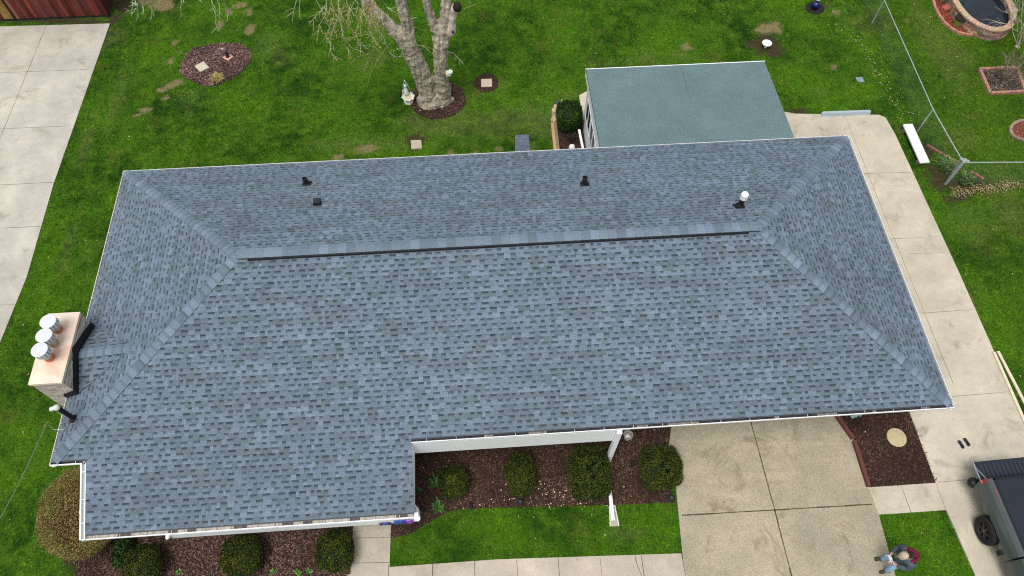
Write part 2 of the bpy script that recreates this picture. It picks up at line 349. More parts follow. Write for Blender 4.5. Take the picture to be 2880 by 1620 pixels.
# grass blades
def build_grass():
    N = 150000
    P = np.column_stack([rng.uniform(-9.5, 40, N), rng.uniform(-5.2, 25, N)])
    keep = (P[:,1] < 25) & (P[:,0] > -4.6-.38*np.clip(P[:,1]+2,0,30)) & (P[:,0] < 29.5+.42*np.clip(P[:,1]+6,0,40))
    for pl in solid + mulches + [HOUSE]: keep &= ~inpoly(P, pl)
    keep &= ~((P[:,1] > 21.2) & (P[:,0] < -4.1))
    b, s = patch_fields(P); keep &= rng.random(N) > np.maximum(b*.9, s*1.12)
    P = P[keep]; b = b[keep]; s = s[keep]; n = len(P); nb = 6
    P = np.repeat(P, nb, 0); b = np.repeat(b, nb); s = np.repeat(s, nb); m = len(P)
    P = P + rng.normal(0, .035, (m, 2)); a = rng.uniform(0, 2*math.pi, m); h = rng.uniform(.03, .075, m)*(1-.5*b); ln = rng.uniform(.01, .055, m)
    wd = rng.uniform(.006, .012, m); dx, dy = np.cos(a), np.sin(a)
    V = np.zeros((m, 3, 3)); z0 = np.full(m, -.005)
    V[:,0] = np.column_stack([P[:,0]-dy*wd, P[:,1]+dx*wd, z0]); V[:,1] = np.column_stack([P[:,0]+dy*wd, P[:,1]-dx*wd, z0])
    V[:,2] = np.column_stack([P[:,0]+dx*ln, P[:,1]+dy*ln, h])
    o = quads_object('grass', V, np.ones((m, 3)), M['lawn'], nv=3)
    tone = np.repeat(np.repeat(np.clip(np.exp(rng.normal(-.03, .36, n)), .4, 1.75), nb)*rng.uniform(.8, 1.25, m), 3)
    for nm, arr in (('bare', np.repeat(b, 3)), ('soil', np.repeat(s*0, 3)), ('tone', tone)):
        at = o.data.attributes.new(nm, 'FLOAT', 'POINT'); at.data.foreach_set('value', arr.astype(np.float32))
    tag(o, 'short green lawn grass around the house', 'grass', kind='stuff')
build_grass()

# paved sheets
def slab(name, pl, z, mt, joints=(), jw=.014):
    b = MB(); b.prism(pl, -.05, z, m=0)
    for (x0, y0, x1, y1) in joints:
        dx, dy = x1-x0, y1-y0; l = math.hypot(dx, dy); n = max(2, int(l/.4)); pts = []
        for i in range(n+1):
            t = i/n; o_ = random.uniform(-.003, .003); pts.append((x0+dx*t-dy/l*o_, y0+dy*t+dx/l*o_))
        for i in range(n):
            (ax, ay), (bx, by) = pts[i], pts[i+1]; wj = jw*random.uniform(.5, 1)
            nx_, ny_ = -dy/l*wj, dx/l*wj
            b.face([(ax-nx_,ay-ny_,z+.003),(bx-nx_,by-ny_,z+.003),(bx+nx_,by+ny_,z+.003),(ax+nx_,ay+ny_,z+.003)], m=1)
    return tag(b.build(name, [mt, M['joint']]), kind='structure')
def yof(px, py): return G(px, py)[1]
def xof(px, py): return G(px, py)[0]
jl = [(-6.35,20.9,-6.9,-20)] 
pA, pB = G(136,62), G(10,370)
jl = [(pA[0],pA[1],pA[0]+(pB[0]-pA[0])*5, pA[1]+(pB[1]-pA[1])*5)]
for px, py in ((100,203),(100,360),(100,517),(50,641),(15,859)): jl.append((-14, yof(px,py)+.05, -4.36, yof(px,py)))
slab('neighbour_driveway', LD, .030, M['conc_left'], jl, .008)
jr = [tuple(G(2462,545)[:2])+tuple(G(2680,1082)[:2]), tuple(G(2380,337)[:2])+tuple(G(2462,545)[:2])]
for (a, c_) in (((2440,676),(2641,667)),((2590,882),(2733,872)),((2415,490),(2560,486)),((2676,1116),(2837,1103)),((2637,1357),(2750,1348)),((2554,715),(2655,712))):
    A, B = G(*a), G(*c_); jr.append((A[0],A[1],B[0],B[1]))
jr.append((24.97,-2.1,25.13,-3.96)); 
slab('side_driveway', RD, .034, M['conc_right'], jr, .006)
A, B, C_ = G(2114,1185), G(2178,1435), G(2230,1640)
jd = [(A[0]-.05,A[1]+.3,B[0],B[1]),(B[0],B[1],C_[0],C_[1])]
A, B = G(1918,1450), G(2452,1419); jd.append((A[0],A[1],G(2178,1435)[0],G(2178,1435)[1])); jd.append((G(2178,1435)[0],G(2178,1435)[1],B[0],B[1]))
slab('front_driveway', DW, .032, M['conc_agg'], jd, .022)
jf = []
for i, (px, py) in enumerate([(1094,1586),(1217,1578),(1335,1574),(1453,1573),(1569,1569),(1687,1566),(1803,1562)]):
    g_ = G(px, py); jf.append((g_[0], g_[1]-.02, g_[0]-.02, g_[1]-1.2))
A, B = G(1000,1514), G(1098,1512); jf.append((A[0],A[1],B[0],B[1])); A, B = G(989,1584), G(1094,1583); jf.append((A[0],A[1],B[0],B[1]))
g_ = G(1785,1563); jf += [(g_[0],g_[1],g_[0]+.03,g_[1]-.25),(g_[0]+.03,g_[1]-.25,g_[0]+.12,g_[1]-.6)]
slab('front_walk', FW, .030, M['conc_walk'], jf, .009)
A, B = G(2533,1366), G(2562,1445)
slab('side_walk', SW, .028, M['conc_right'], [(A[0],A[1],B[0],B[1])], .008)
# mulch beds with loose chips
def bed(name, pl, z, c, chips, dens, lab, cmat=None, size=1.0):
    b = MB(); b.prism(pl, -.04, z)
    o = b.build(name, cmat or M['mulch']); tag(o, kind='structure')
    xs = [p[0] for p in pl]; ys = [p[1] for p in pl]; area = (max(xs)-min(xs))*(max(ys)-min(ys))
    n = int(area*dens); P = np.column_stack([rng.uniform(min(xs)-.05, max(xs)+.05, n), rng.uniform(min(ys)-.05, max(ys)+.05, n)])
    P = P[inpoly(P + rng.normal(0, .022, P.shape), pl)]; n = len(P)
    a = rng.uniform(0, math.pi*2, n); l = rng.uniform(.012, .045, n)*size; wd = rng.uniform(.004, .012, n)*size
    tl = rng.uniform(-.4, .4, n); rl = rng.uniform(-.6, .6, n)
    zc = z+rng.uniform(.004, .03, n); d = np.column_stack([np.cos(a)*np.cos(tl), np.sin(a)*np.cos(tl), np.sin(tl)])
    s = np.column_stack([-np.sin(a), np.cos(a), rl]); s /= np.linalg.norm(s, axis=1)[:,None]
    c0 = np.column_stack([P, zc]); V = np.stack([c0-d*l[:,None]-s*wd[:,None], c0+d*l[:,None]-s*wd[:,None], c0+d*l[:,None]+s*wd[:,None], c0-d*l[:,None]+s*wd[:,None]], 1)
    ch = np.array(chips); Cq = ch[rng.integers(0, len(ch), n)]*rng.uniform(.45, 1.35, (n,1))*(.55+.9*vnoise(P[:,0], P[:,1], 1.3, 31))[:,None]
    tag(quads_object('mulch_chips', V, Cq, M['chip']), lab, 'mulch', kind='stuff')
dk = [(.050,.022,.014),(.070,.032,.021),(.085,.042,.028),(.035,.017,.012),(.12,.075,.055)]
pk = [(.15,.082,.072),(.20,.115,.10),(.10,.05,.045),(.26,.17,.14),(.07,.035,.035)]
rd = [(.32,.07,.035),(.25,.05,.03),(.4,.12,.07),(.16,.04,.025)]
bed('mulch_bed', M1, .012, None, dk+pk[:2]+[(.15,.09,.06)]+[(.2,.13,.1)], 950, 'brown shredded mulch in the bed below the lower front gutter')
bed('mulch_bed', M2, .012, None, dk+[(.13,.075,.05)], 950, 'dark brown mulch around the clipped shrubs left of the driveway')
bed('mulch_bed', M3, .012, None, dk, 800, 'dark mulch between front driveway and side driveway')
bed('mulch_bed', M_TREE, .012, None, dk+pk[:2], 800, 'mulch ring round the big bare tree')
bed('mulch_bed', M_STONE, .012, None, dk+pk[:1], 700, 'small mulch ring round a square stepping stone')
bed('mulch_bed', M_OVAL, .014, None, pk, 900, 'pinkish bark mulch in the oval island bed', size=1.3)
bed('mulch_bed', M_BACK, .010, None, dk+[(.13,.05,.03)], 700, 'dark reddish mulch in the bed beside the flat roofed addition')
bed('mulch_bed', M_SQ, .03, None, [(.2,.17,.13),(.12,.09,.07),(.26,.22,.17),(.07,.05,.04)], 900, 'greyish chips inside the square brick bed', size=1.2)
bed('mulch_bed', M_POND, .02, None, rd, 900, 'red mulch between pond wall and curved brick edging', mat('red_mulch', (.2,.04,.025), .95, noise=[(20,.4)]))
bed('mulch_bed', M_RND, .02, None, rd+pk[:2], 900, 'red mulch in the small round bed at the right edge', mat('red_mulch', (.17,.05,.03), .95, noise=[(20,.4)]))

# ---------------------------------------------------------------- the house
house = empty('ranch_house', (L/2, W/2, 0)); tag(house, 'single storey ranch house with blue grey shingled hip roof', 'house')
TONES = [(.136,.180,.230),(.141,.187,.239),(.131,.174,.222),(.125,.164,.207),(.111,.143,.175),(.117,.151,.185),(.137,.180,.223),(.154,.203,.260),(.115,.146,.172)]
def shingles(name, pt, w0, w1, rng_u, label):
    """pt(u,w)->(x,y) ; rng_u(w)->(u0,u1) ; w horizontal distance in from the eave line"""
    b = MB(); ey = .148/SL; k = 0; wv = w0; nx_, ny_ = None, None
    def P3(u, w_, off): x, y = pt(u, w_); return (x, y, ZE+K*w_+off)
    while wv < w1-.01:
        wt = min(wv+ey, w1); eps = 1e-4
        a0, a1 = rng_u(wv+eps); t0, t1 = rng_u(wt-eps)
        u = min(a0, t0) - random.uniform(0, .3); hi = max(a1, t1); tooth = random.random() < .5
        base = random.choice(TONES)
        while u < hi:
            wd = random.choice((.09,.11,.13,.15,.19)) if not tooth else random.choice((.08,.11,.14,.18,.22))
            if random.random() < .25: base = random.choice(TONES)
            c = TONES[random.randrange(len(TONES))] if random.random() < .33 else base
            f = random.uniform(.93, 1.07); c = tuple(q*f for q in c)
            l, r = u, u+wd
            bl, br = min(max(l, a0), a1), min(max(r, a0), a1); tl, tr = min(max(l, t0), t1), min(max(r, t0), t1)
            if br-bl > .002 or tr-tl > .002:
                ob = .016 if tooth else .009; ot = .004 if tooth else .0025
                if tooth:
                    b.face([P3(bl, wv, ob), P3(br, wv, ob), P3(tr, wt, ot), P3(tl, wt, ot)], c)
                    for (q, qt) in ((bl, tl), (br, tr)):
                        if a0+.01 < q < a1-.01: b.face([P3(q, wv, ob), P3(q, wv, .002), P3(qt, wt, ot-.003), P3(qt, wt, ot)], tuple(v*.75 for v in c))
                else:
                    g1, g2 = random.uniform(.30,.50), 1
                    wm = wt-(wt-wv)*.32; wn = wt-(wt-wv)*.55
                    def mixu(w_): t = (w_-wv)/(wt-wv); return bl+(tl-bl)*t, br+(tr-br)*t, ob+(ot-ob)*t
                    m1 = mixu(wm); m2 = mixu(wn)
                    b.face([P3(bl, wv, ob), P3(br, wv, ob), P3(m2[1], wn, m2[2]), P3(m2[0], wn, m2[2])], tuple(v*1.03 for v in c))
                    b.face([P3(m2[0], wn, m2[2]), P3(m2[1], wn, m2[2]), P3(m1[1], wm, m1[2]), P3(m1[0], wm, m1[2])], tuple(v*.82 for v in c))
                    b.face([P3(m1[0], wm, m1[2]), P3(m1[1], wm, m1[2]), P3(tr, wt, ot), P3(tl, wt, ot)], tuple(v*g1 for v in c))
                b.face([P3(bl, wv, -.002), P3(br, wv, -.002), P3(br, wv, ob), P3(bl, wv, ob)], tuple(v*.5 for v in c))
            u = r; tooth = not tooth
        wv = wt
    o = b.build(name, M['shingle'], roof); return o
roofdeck = MB()
def dk_face(pts): roofdeck.face([(x, y, z-.02) for x, y, z in pts], (.05,.055,.065))
R1 = (W/2, W/2, ZE+K*W/2); R2 = (L-W/2, W/2, ZE+K*W/2)
dk_face([(.08,.08,ZE+K*.08),(L-.08,.08,ZE+K*.08),R2,R1]); dk_face([(L-.08,W-.08,ZE+K*.08),(.08,W-.08,ZE+K*.08),R1,R2])
dk_face([(.08,W-.08,ZE+K*.08),(.08,.08,ZE+K*.08),R1]); dk_face([(L-.08,.08,ZE+K*.08),(L-.08,W-.08,ZE+K*.08),R2])
dk_face([(XE+.1,-EXT+.1,ZE-K*(EXT-.1)),(XN,-EXT+.1,ZE-K*(EXT-.1)),(XN,.1,ZE+K*.1),(XE+.1,.1,ZE+K*.1)])
roof = roofdeck.build('roof', M['vcplain'], house)
E_ = .1
ey = .148/SL; n_ = round((EXT-.1+E_)/ey)
def ru_front(w_):
    if w_ < E_: return (XE+.1, XN)
    return (max(w_, .1), L-max(w_, .1))
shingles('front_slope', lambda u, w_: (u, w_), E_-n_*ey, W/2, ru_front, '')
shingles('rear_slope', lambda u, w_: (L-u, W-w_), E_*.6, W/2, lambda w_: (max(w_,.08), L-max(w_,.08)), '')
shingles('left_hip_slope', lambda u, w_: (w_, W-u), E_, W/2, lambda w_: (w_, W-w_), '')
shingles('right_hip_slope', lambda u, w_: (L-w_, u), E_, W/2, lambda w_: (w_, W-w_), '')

def caps(name, a, c_, drop, half=.15, expo=.24, lift=.0, band=.34):
    a = Vector(a); c_ = Vector(c_); d = (c_-a); ln = d.length; d.normalize(); n = int(ln/expo)
    p = Vector((-d.y, d.x, 0)).normalized(); b = MB()
    prof = [(-1, -drop*half), (-.55, -drop*half*.5), (-.18, -.004), (.18, -.004), (.55, -drop*half*.5), (1, -drop*half)]
    for i in range(n+1):
        s0 = a+d*min(i*expo, ln); s1 = a+d*min((i+1)*expo+.012, ln)
        if (s1-s0).length < .03: continue
        c = random.choice(TONES[:8]); f = random.uniform(.92, 1.12); c = tuple(q*f for q in c)
        ring_ = lambda t: [s0.lerp(s1, t)+p*k*half+Vector((0,0,dz+.030-.010*t+lift)) for k, dz in prof]
        P0, Pm, P1 = ring_(0), ring_(1-band), ring_(1)
        for j in range(5):
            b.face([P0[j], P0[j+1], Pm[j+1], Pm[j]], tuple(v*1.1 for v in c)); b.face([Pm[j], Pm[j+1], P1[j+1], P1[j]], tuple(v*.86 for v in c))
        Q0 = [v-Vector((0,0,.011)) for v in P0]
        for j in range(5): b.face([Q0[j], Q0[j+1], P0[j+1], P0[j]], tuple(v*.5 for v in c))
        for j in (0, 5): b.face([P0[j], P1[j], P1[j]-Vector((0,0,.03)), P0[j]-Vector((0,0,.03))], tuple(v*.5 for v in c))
    return b.build(name, M['cap'], roof)
hd = K/math.sqrt(2)
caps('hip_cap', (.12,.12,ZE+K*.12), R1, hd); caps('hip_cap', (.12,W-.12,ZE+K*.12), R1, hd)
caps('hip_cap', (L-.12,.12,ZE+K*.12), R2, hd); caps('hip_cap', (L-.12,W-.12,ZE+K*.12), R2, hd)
rv = MB()
zr = ZE+K*W/2
xa_, xb_ = R1[0]+.30, R2[0]-.30
for sgn in (-1, 1):
    y0, y1, y2 = W/2+sgn*(.185 if sgn < 0 else .225), W/2+sgn*.165, W/2+sgn*.10
    zb0 = zr-K*(.185 if sgn < 0 else .225)+.016; zt0 = zr-K*.165+(.062 if sgn < 0 else .075)
    rv.mesh([(xa_,y0,zb0),(xb_,y0,zb0),(xb_,y1,zt0),(xa_,y1,zt0),(xb_,y2,zr+.02),(xa_,y2,zr+.02)], [(0,1,2,3),(3,2,4,5)], (.010,.011,.014))
rv.build('ridge_vent', M['vcplain'], roof)
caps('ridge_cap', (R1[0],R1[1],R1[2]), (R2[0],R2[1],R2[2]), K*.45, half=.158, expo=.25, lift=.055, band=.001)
caps('ridge_cap', (R2[0]-.3,R2[1],R2[2]+.012), (R2[0]+.05,R2[1],R2[2]), K, half=.15, expo=.3, lift=.05)

# cricket behind the chimney
CX0, CX1, CY0, CY1, CT = -.42, .42, 1.92, 3.98, 4.1
ym = 2.93; zc_ = 3.68; xf = 1.98; zf = ZE+K*xf+.012
ck = MB()
def crick(sgn):
    y_e = CY0-.02 if sgn < 0 else CY1+.02
    rows = 7
    A = Vector((CX1-.02, ym, zc_)); Bv = Vector((xf, ym, zf)); Cv = Vector((CX1-.02, y_e, ZE+K*CX1+.02))
    for i in range(rows):
        t0, t1 = i/rows, (i+1)/rows
        p0, q0, p1, q1 = A.lerp(Cv, t0), Bv.lerp(Cv, t0), A.lerp(Cv, t1), Bv.lerp(Cv, t1); lift = Vector((0,0,.014))
        def at(p, q, x): t = (x-p.x)/max(q.x-p.x, 1e-5); return p.lerp(q, min(max(t, 0), 1))
        x = p0.x-random.uniform(0,.1); dark = random.random() < .5
        while x < q0.x:
            xe_ = x+random.choice((.10,.13,.16,.2)); c = random.choice(TONES); f = random.uniform(.9,1.08); c = tuple(v*f for v in c)
            pa, pb, pc, pd = at(p0,q0,x), at(p0,q0,xe_), at(p1,q1,xe_)+lift, at(p1,q1,x)+lift
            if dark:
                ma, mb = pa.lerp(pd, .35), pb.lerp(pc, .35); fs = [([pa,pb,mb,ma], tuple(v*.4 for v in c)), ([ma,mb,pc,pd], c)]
            else: fs = [([pa,pb,pc,pd], c)]
            for f_, cc in fs: ck.face(f_ if sgn < 0 else f_[::-1], cc)
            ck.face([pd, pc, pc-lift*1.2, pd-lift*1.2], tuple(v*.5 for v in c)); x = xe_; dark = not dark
crick(-1); crick(1); ck.build('chimney_cricket', M['shingle'], roof)
caps('cricket_cap', (CX1,ym,zc_-.005), (xf+.05,ym,zf), .30, half=.15, expo=.26, lift=-.01)

# eaves: gutters
def gutter(name, pts, inward, wd=.105, h=.125, debris=(.05,.045,.04), hang=.62, wide_lip=.028):
    """open channel along a straight run; pts: two outer top points ; inward: unit vector towards the roof"""
    a, c_ = Vector(pts[0]), Vector(pts[1]); iv = Vector(inward); d = (c_-a).normalized(); b = MB(); ln = (c_-a).length
    up = Vector((0,0,1)); w_ = (.80,.81,.82)
    prof = [(wd, .0), (wd, -h), (.02, -h), (0, -.05), (0, 0), (wide_lip, 0), (wide_lip, -.012), (.018, -h+.01), (wd-.004, -h+.01)]
    A = [a+iv*x+up*z for x, z in prof]; Bv = [c_+iv*x+up*z for x, z in prof]
    for i in range(len(prof)-1): b.face([A[i], A[i+1], Bv[i+1], Bv[i]], w_)
    b.face(A, w_); b.face(Bv[::-1], w_)
    # debris strip lying in the trough, irregular clods
    st_ = []; q_ = 0
    while q_ < ln-.06: st_.append(q_); q_ += .05
    for t in st_:
        z_ = -.055+.006*math.sin(t*19)+random.uniform(-.004,.004); x0_ = .024+random.uniform(0,.01); x1_ = wd
        f = random.uniform(.75, 1.25); dc = debris if not callable(debris) else debris(t/ln)
        b.face([a+d*t+iv*x0_+up*z_, a+d*(t+.052)+iv*x0_+up*z_, a+d*(t+.052)+iv*x1_+up*(z_+.01), a+d*t+iv*x1_+up*(z_+.01)], tuple(q*f for q in dc), 1)
    k = hang*.5
    while k < ln:
        p = a+d*k; b.bar(p+up*.004+iv*.0, p+iv*wd+up*.008, .012, .006, (.6,.61,.62)); k += hang
    return b.build(name, [M['vcplain'], M['vc']], house)
def deb_mix(t):
    v = math.sin(t*23)+math.sin(t*71+1)+math.sin(t*131)*.6
    return (.030,.031,.036) if v > -.9 else (.22,.20,.18)
def deb_sand(t):
    v = math.sin(t*37)+math.sin(t*91)
    return (.42,.38,.33) if v > -.6 else (.10,.09,.085)
zg = ZE+.005
gutter('gutter', [(0,0,zg),(0,W,zg)], (1,0,0), debris=(.30,.30,.28), hang=.78, wide_lip=.012)
gutter('gutter', [(L,0,zg),(L,W,zg)], (-1,0,0), debris=(.12,.14,.17), hang=.78, wide_lip=.012)
gutter('gutter', [(0,W,zg),(L,W,zg)], (0,-1,0), debris=(.10,.10,.10), wide_lip=.012)
gutter('gutter', [(XN,0,zg),(L,0,zg)], (0,1,0), debris=deb_mix, hang=.8, wd=.12, wide_lip=.02)
gutter('gutter', [(0,0,zg),(XE,0,zg)], (0,1,0), debris=(.02,.02,.024), hang=.45, wd=.12)
zl = ZE-K*EXT+.005
gutter('gutter', [(XE,-EXT,zl),(XN+.02,-EXT,zl)], (0,1,0), debris=deb_sand, hang=.66, wd=.135)
# sloping rake trough on the left side of the projecting roof
b = MB()
for (x0, x1, dz0, cc) in ((XE-.02, XE+.015, .03, (.8,.81,.82)), (XE+.015, XE+.10, -.04, (.42,.44,.44)), (XE+.10, XE+.118, .022, (.8,.81,.82))):
    b.mesh([(x0,-EXT,zl-.12),(x1,-EXT,zl-.12),(x1,-EXT,zl+dz0),(x0,-EXT,zl+dz0),(x0,.0,ZE-.12),(x1,.0,ZE-.12),(x1,.0,ZE+dz0),(x0,.0,ZE+dz0)],
           [(3,2,1,0),(4,5,6,7),(0,1,5,4),(1,2,6,5),(2,3,7,6),(3,0,4,7)], cc)
for yy in (-1.4,-.85,-.2): b.bar((XE,yy,ZE+K*yy+.02), (XE+.11,yy,ZE+K*yy+.02), .02, .012, (.8,.81,.82))
b.build('rake_trim', M['vcplain'], house)
# soffit, fascia, beams, walls
b = MB(); b.box(.02,L-.02,1.0,W-.02,ZE-.16,ZE-.14); b.box(XN,L-.02,.06,1.0,ZE-.16,ZE-.14); b.box(.02,XN,.06,1.0,ZE-.17,ZE-.15)
b.box(XE+.1,XN-.02,-EXT+.12,.05,zl-.16,zl-.14)
b.mesh([(XN,-EXT+.1,zl-.14),(XN,.08,zl-.14),(XN,.08,ZE+K*.08),(XN,-EXT+.1,zl-.02)], [(0,1,2,3)])
b.mesh([(XN-.03,-EXT+.1,zl-.14),(XN-.03,.08,zl-.14),(XN-.03,.08,ZE+K*.08),(XN-.03,-EXT+.1,zl-.02)], [(0,1,2,3)])
b.build('soffit', M['white'], house)
b = MB(); b.box(XN+.0,15.02,.015,.06,2.06,ZE-.125); b.build('porch_beam', M['white'], house)
b = MB(); b.box(3.0,XN-.02,-EXT+.012,-EXT+.06,1.78,zl-.12); b.build('porch_beam', M['white'], house)
b = MB(); x0, x1 = .55, L-.55
b.box(x0,XN-.3,-1.05,1.25,0,zl-.16); b.box(x0+.002,x1,1.25,W-.45,0,ZE-.161)
# siding courses
wl = b.build('wall', M['white_wall'], house)
gd = MB(); gd.box(17.6,22.2,1.21,1.26,0,2.2)
for i in range(4):
    for j in range(4): gd.box(17.7+i*1.12,17.7+i*1.12+1.02,1.19,1.215,.08+j*.53,.08+j*.53+.43)
gd.build('garage_door', M['white'], house)
for (xa, xb) in ((11,13.2),(2,4.2),(5.5,7.2)):
    yy = 1.25 if xa > 9 else -1.05
    b = MB(); b.box(xa-.08,xb+.08,yy-.04,yy-.002,.9 if yy > 0 else .7,2.1 if yy > 0 else 1.8); f_ = b.build('window', M['white'], house)
    b = MB(); b.box(xa,xb,yy-.05,yy-.042,.98 if yy > 0 else .78,2.02 if yy > 0 else 1.72); b.build('pane', M['glass'], f_)
# corner post / downspout at end of the beam and its extension along the ground
b = MB(); b.tube([(15.10,.02,ZE-.1),(15.10,.01,2.2),(15.08,.0,.3)], .06, 4); 
b.box(15.03,15.17,-.09,.05,.05,2.95)
b.build('downspout', M['white'], house)
# wide downspout elbow below the lower gutter
b = MB(); p = G(396,1514,2.1); b.tube([(3.02,-EXT+.02,zl-.12),(2.98,-EXT-.03,zl-.22),(2.95,-EXT+.05,zl-.40),(2.95,-EXT+.4,1.5),(2.95,-1.12,1.4),(2.95,-1.12,.1)], .055, 10)
b.build('downspout', M['white'], house, smooth=True)
b = MB(); b.tube([(XN+.07,-EXT-.01,zl-.005),(XN+.07,-EXT+.0,zl-.14),(XN+.02,-EXT+.3,zl-.4),(XN-.25,-1.1,1.5),(XN-.25,-1.1,.1)], [.085,.075,.06,.05,.05], 12)
b.build('downspout', M['white'], house, smooth=True)
b = MB(); b.box(XN+.0,XN+.10,-EXT,-EXT+.13,zl-.13,zl+.012); b.build('gutter_end', M['white'], house)

# chimney
ch = MB()
def stone(mb, x0, x1, y0, y1, z0, z1):
    h = .06; z = z0; k = 0
    while z < z1-.001:
        zt = min(z+h, z1); pd = .0
        def cc(): 
            f = random.uniform(.72, 1.12); return random.choice([(.56*f,.50*f,.41*f),(.52*f,.47*f,.39*f),(.60*f,.54*f,.45*f),(.46*f,.42*f,.35*f)])
        for (ax, ay, bx, by) in ((x0,y0,x1,y0),(x1,y0,x1,y1),(x1,y1,x0,y1),(x0,y1,x0,y0)):
            ln = math.hypot(bx-ax, by-ay); u = 0
            nx, ny = (by-ay)/ln, -(bx-ax)/ln
            while u < ln-1e-6:
                v = min(u+random.uniform(.12,.34), ln); o_ = random.uniform(.0,.009)
                p0 = (ax+(bx-ax)*u/ln+nx*o_, ay+(by-ay)*u/ln+ny*o_); p1 = (ax+(bx-ax)*v/ln+nx*o_, ay+(by-ay)*v/ln+ny*o_)
                mb.face([(*p0,z+.0015),(*p1,z+.0015),(*p1,zt-.0015),(*p0,zt-.0015)], cc()); mb.face([(*p0,zt-.004),(*p1,zt-.004),(p1[0]-nx*.02,p1[1]-ny*.02,zt-.004),(p0[0]-nx*.02,p0[1]-ny*.02,zt-.004)], (.12,.11,.1))
                u = v
        z = zt
stone(ch, CX0, CX1, CY0, CY1, 0, CT-.12)
ch.box(CX0+.006, CX1-.006, CY0+.006, CY1-.006, 0, CT-.12, (.36,.33,.28))
chim = ch.build('chimney', M['brick'], house); chim['label'] = 'tall cream ledgestone chimney through the left eave'
# crown slab with rust staining
crm = mat('chimney_crown_mortar', (.72,.62,.49), .85, noise=[(1.5,.05),(8,.04)])
t = crm.node_tree; bs = t.nodes['Principled BSDF']; cur = bs.inputs['Base Color'].links[0].from_socket
tc = t.nodes.new('ShaderNodeTexCoord'); nz = t.nodes.new('ShaderNodeTexNoise'); nz.inputs['Scale'].default_value = 1.3; nz.inputs['Detail'].default_value = 3
t.links.new(tc.outputs['Object'], nz.inputs[0]); r = t.nodes.new('ShaderNodeMapRange'); r.inputs[1].default_value = .46; r.inputs[2].default_value = .68; r.inputs[4].default_value = .75
t.links.new(nz.outputs[0], r.inputs[0]); mx = t.nodes.new('ShaderNodeMix'); mx.data_type = 'RGBA'; mx.inputs['B'].default_value = (.66,.36,.27,1)
t.links.new(r.outputs[0], mx.inputs['Factor']); t.links.new(cur, mx.inputs['A']); t.links.new(mx.outputs['Result'], bs.inputs['Base Color'])
b = MB(); x0, x1, y0, y1 = CX0-.03, CX1+.0, CY0-.03, CY1+.03
b.mesh([(x0,y0,CT-.11),(x1,y0,CT-.11),(x1,y1,CT-.11),(x0,y1,CT-.11),(x0,y0,CT-.02),(x1,y0,CT-.02),(x1,y1,CT-.02),(x0,y1,CT-.02),(x0+.2,y0+.25,CT+.03),(x1-.2,y0+.25,CT+.03),(x1-.2,y1-.25,CT+.03),(x0+.2,y1-.25,CT+.03)],
       [(3,2,1,0),(0,1,5,4),(1,2,6,5),(2,3,7,6),(3,0,4,7),(4,5,9,8),(5,6,10,9),(6,7,11,10),(7,4,8,11),(8,9,10,11)])
b.build('chimney_crown', crm, chim)
# black step flashing hugging the chimney base
fl_ = MB(); bk = (.010,.010,.012); zs, zn = ZE+K*CX1, ZE+K*CX1
o_ = .018; fx = CX1+o_
fl_.mesh([(fx,CY0-o_,zs+.01),(fx,ym,zc_+.02),(fx,CY1+o_,zn+.01),(fx,CY1+o_,zn+.30),(fx,ym,zc_+.34),(fx,CY0-o_,zs+.30)], [(0,1,4,5),(1,2,3,4)], bk)
fl_.mesh([(fx,CY0-o_,zs-.0),(-.0,CY0-o_,ZE-.05),(-.0,CY0-o_,ZE+.12),(.06,CY0-o_,ZE+.26),(fx,CY0-o_,zs+.30)], [(0,1,2,3,4)], bk)
fl_.mesh([(fx,CY1+o_,zs-.0),(-.0,CY1+o_,ZE-.05),(-.0,CY1+o_,ZE+.12),(.06,CY1+o_,ZE+.26),(fx,CY1+o_,zs+.30)], [(4,3,2,1,0)], bk)
fl_.mesh([(CX1,CY0,zs+.30),(fx,CY0-o_,zs+.30),(fx,ym,zc_+.34),(CX1,ym,zc_+.34),(fx,CY1+o_,zn+.30),(CX1,CY1,zn+.30)], [(0,1,2,3),(3,2,4,5)], bk)
fl_.build('chimney_flashing', M['vcplain'], chim)
for i, (px, py) in enumerate(((163,934),(152,973),(140,1013))):
    g_ = G(px, py, CT+.03); x_ = g_[0]; y_ = g_[1]+.06
    rust = (.50,.17,.08) if i != 1 else (.45,.30,.18)
    b = MB(); b.lathe((x_,y_,CT+.01), [(.125,0,rust),(.125,.16,rust),(.118,.17,(.45,.45,.46)),(.118,.40,(.45,.45,.46)),(.10,.42)], 20)
    flue = b.build('flue_pipe', M['vc'], chim)
    b = MB(); n = 28; zb = CT+.38
    for j in range(n):        # ribbed skirt of the metal cap
        a0, a1 = 2*math.pi*j/n, 2*math.pi*(j+1)/n; c = (.62,.64,.66) if j % 2 else (.30,.32,.35)
        for (ra, za, rb, zb2) in ((.205,0,.21,.17),):
            b.face([(x_+ra*math.cos(a0),y_+ra*math.sin(a0),zb+za),(x_+ra*math.cos(a1),y_+ra*math.sin(a1),zb+za),(x_+rb*math.cos(a1),y_+rb*math.sin(a1),zb+zb2),(x_+rb*math.cos(a0),y_+rb*math.sin(a0),zb+zb2)], c)
    b.lathe((x_,y_,zb+.17), [(.215,-.0),(.215,.012),(.20,.022),(.185,.018),(.12,.024),(.115,.020),(.05,.026),(.01,.028)], 28, (.62,.64,.66))
    b.build('flue_cap', mat('brushed_cap_metal', vc=True, rough=.6, metal=0, noise=[(12,.08)]), chim)

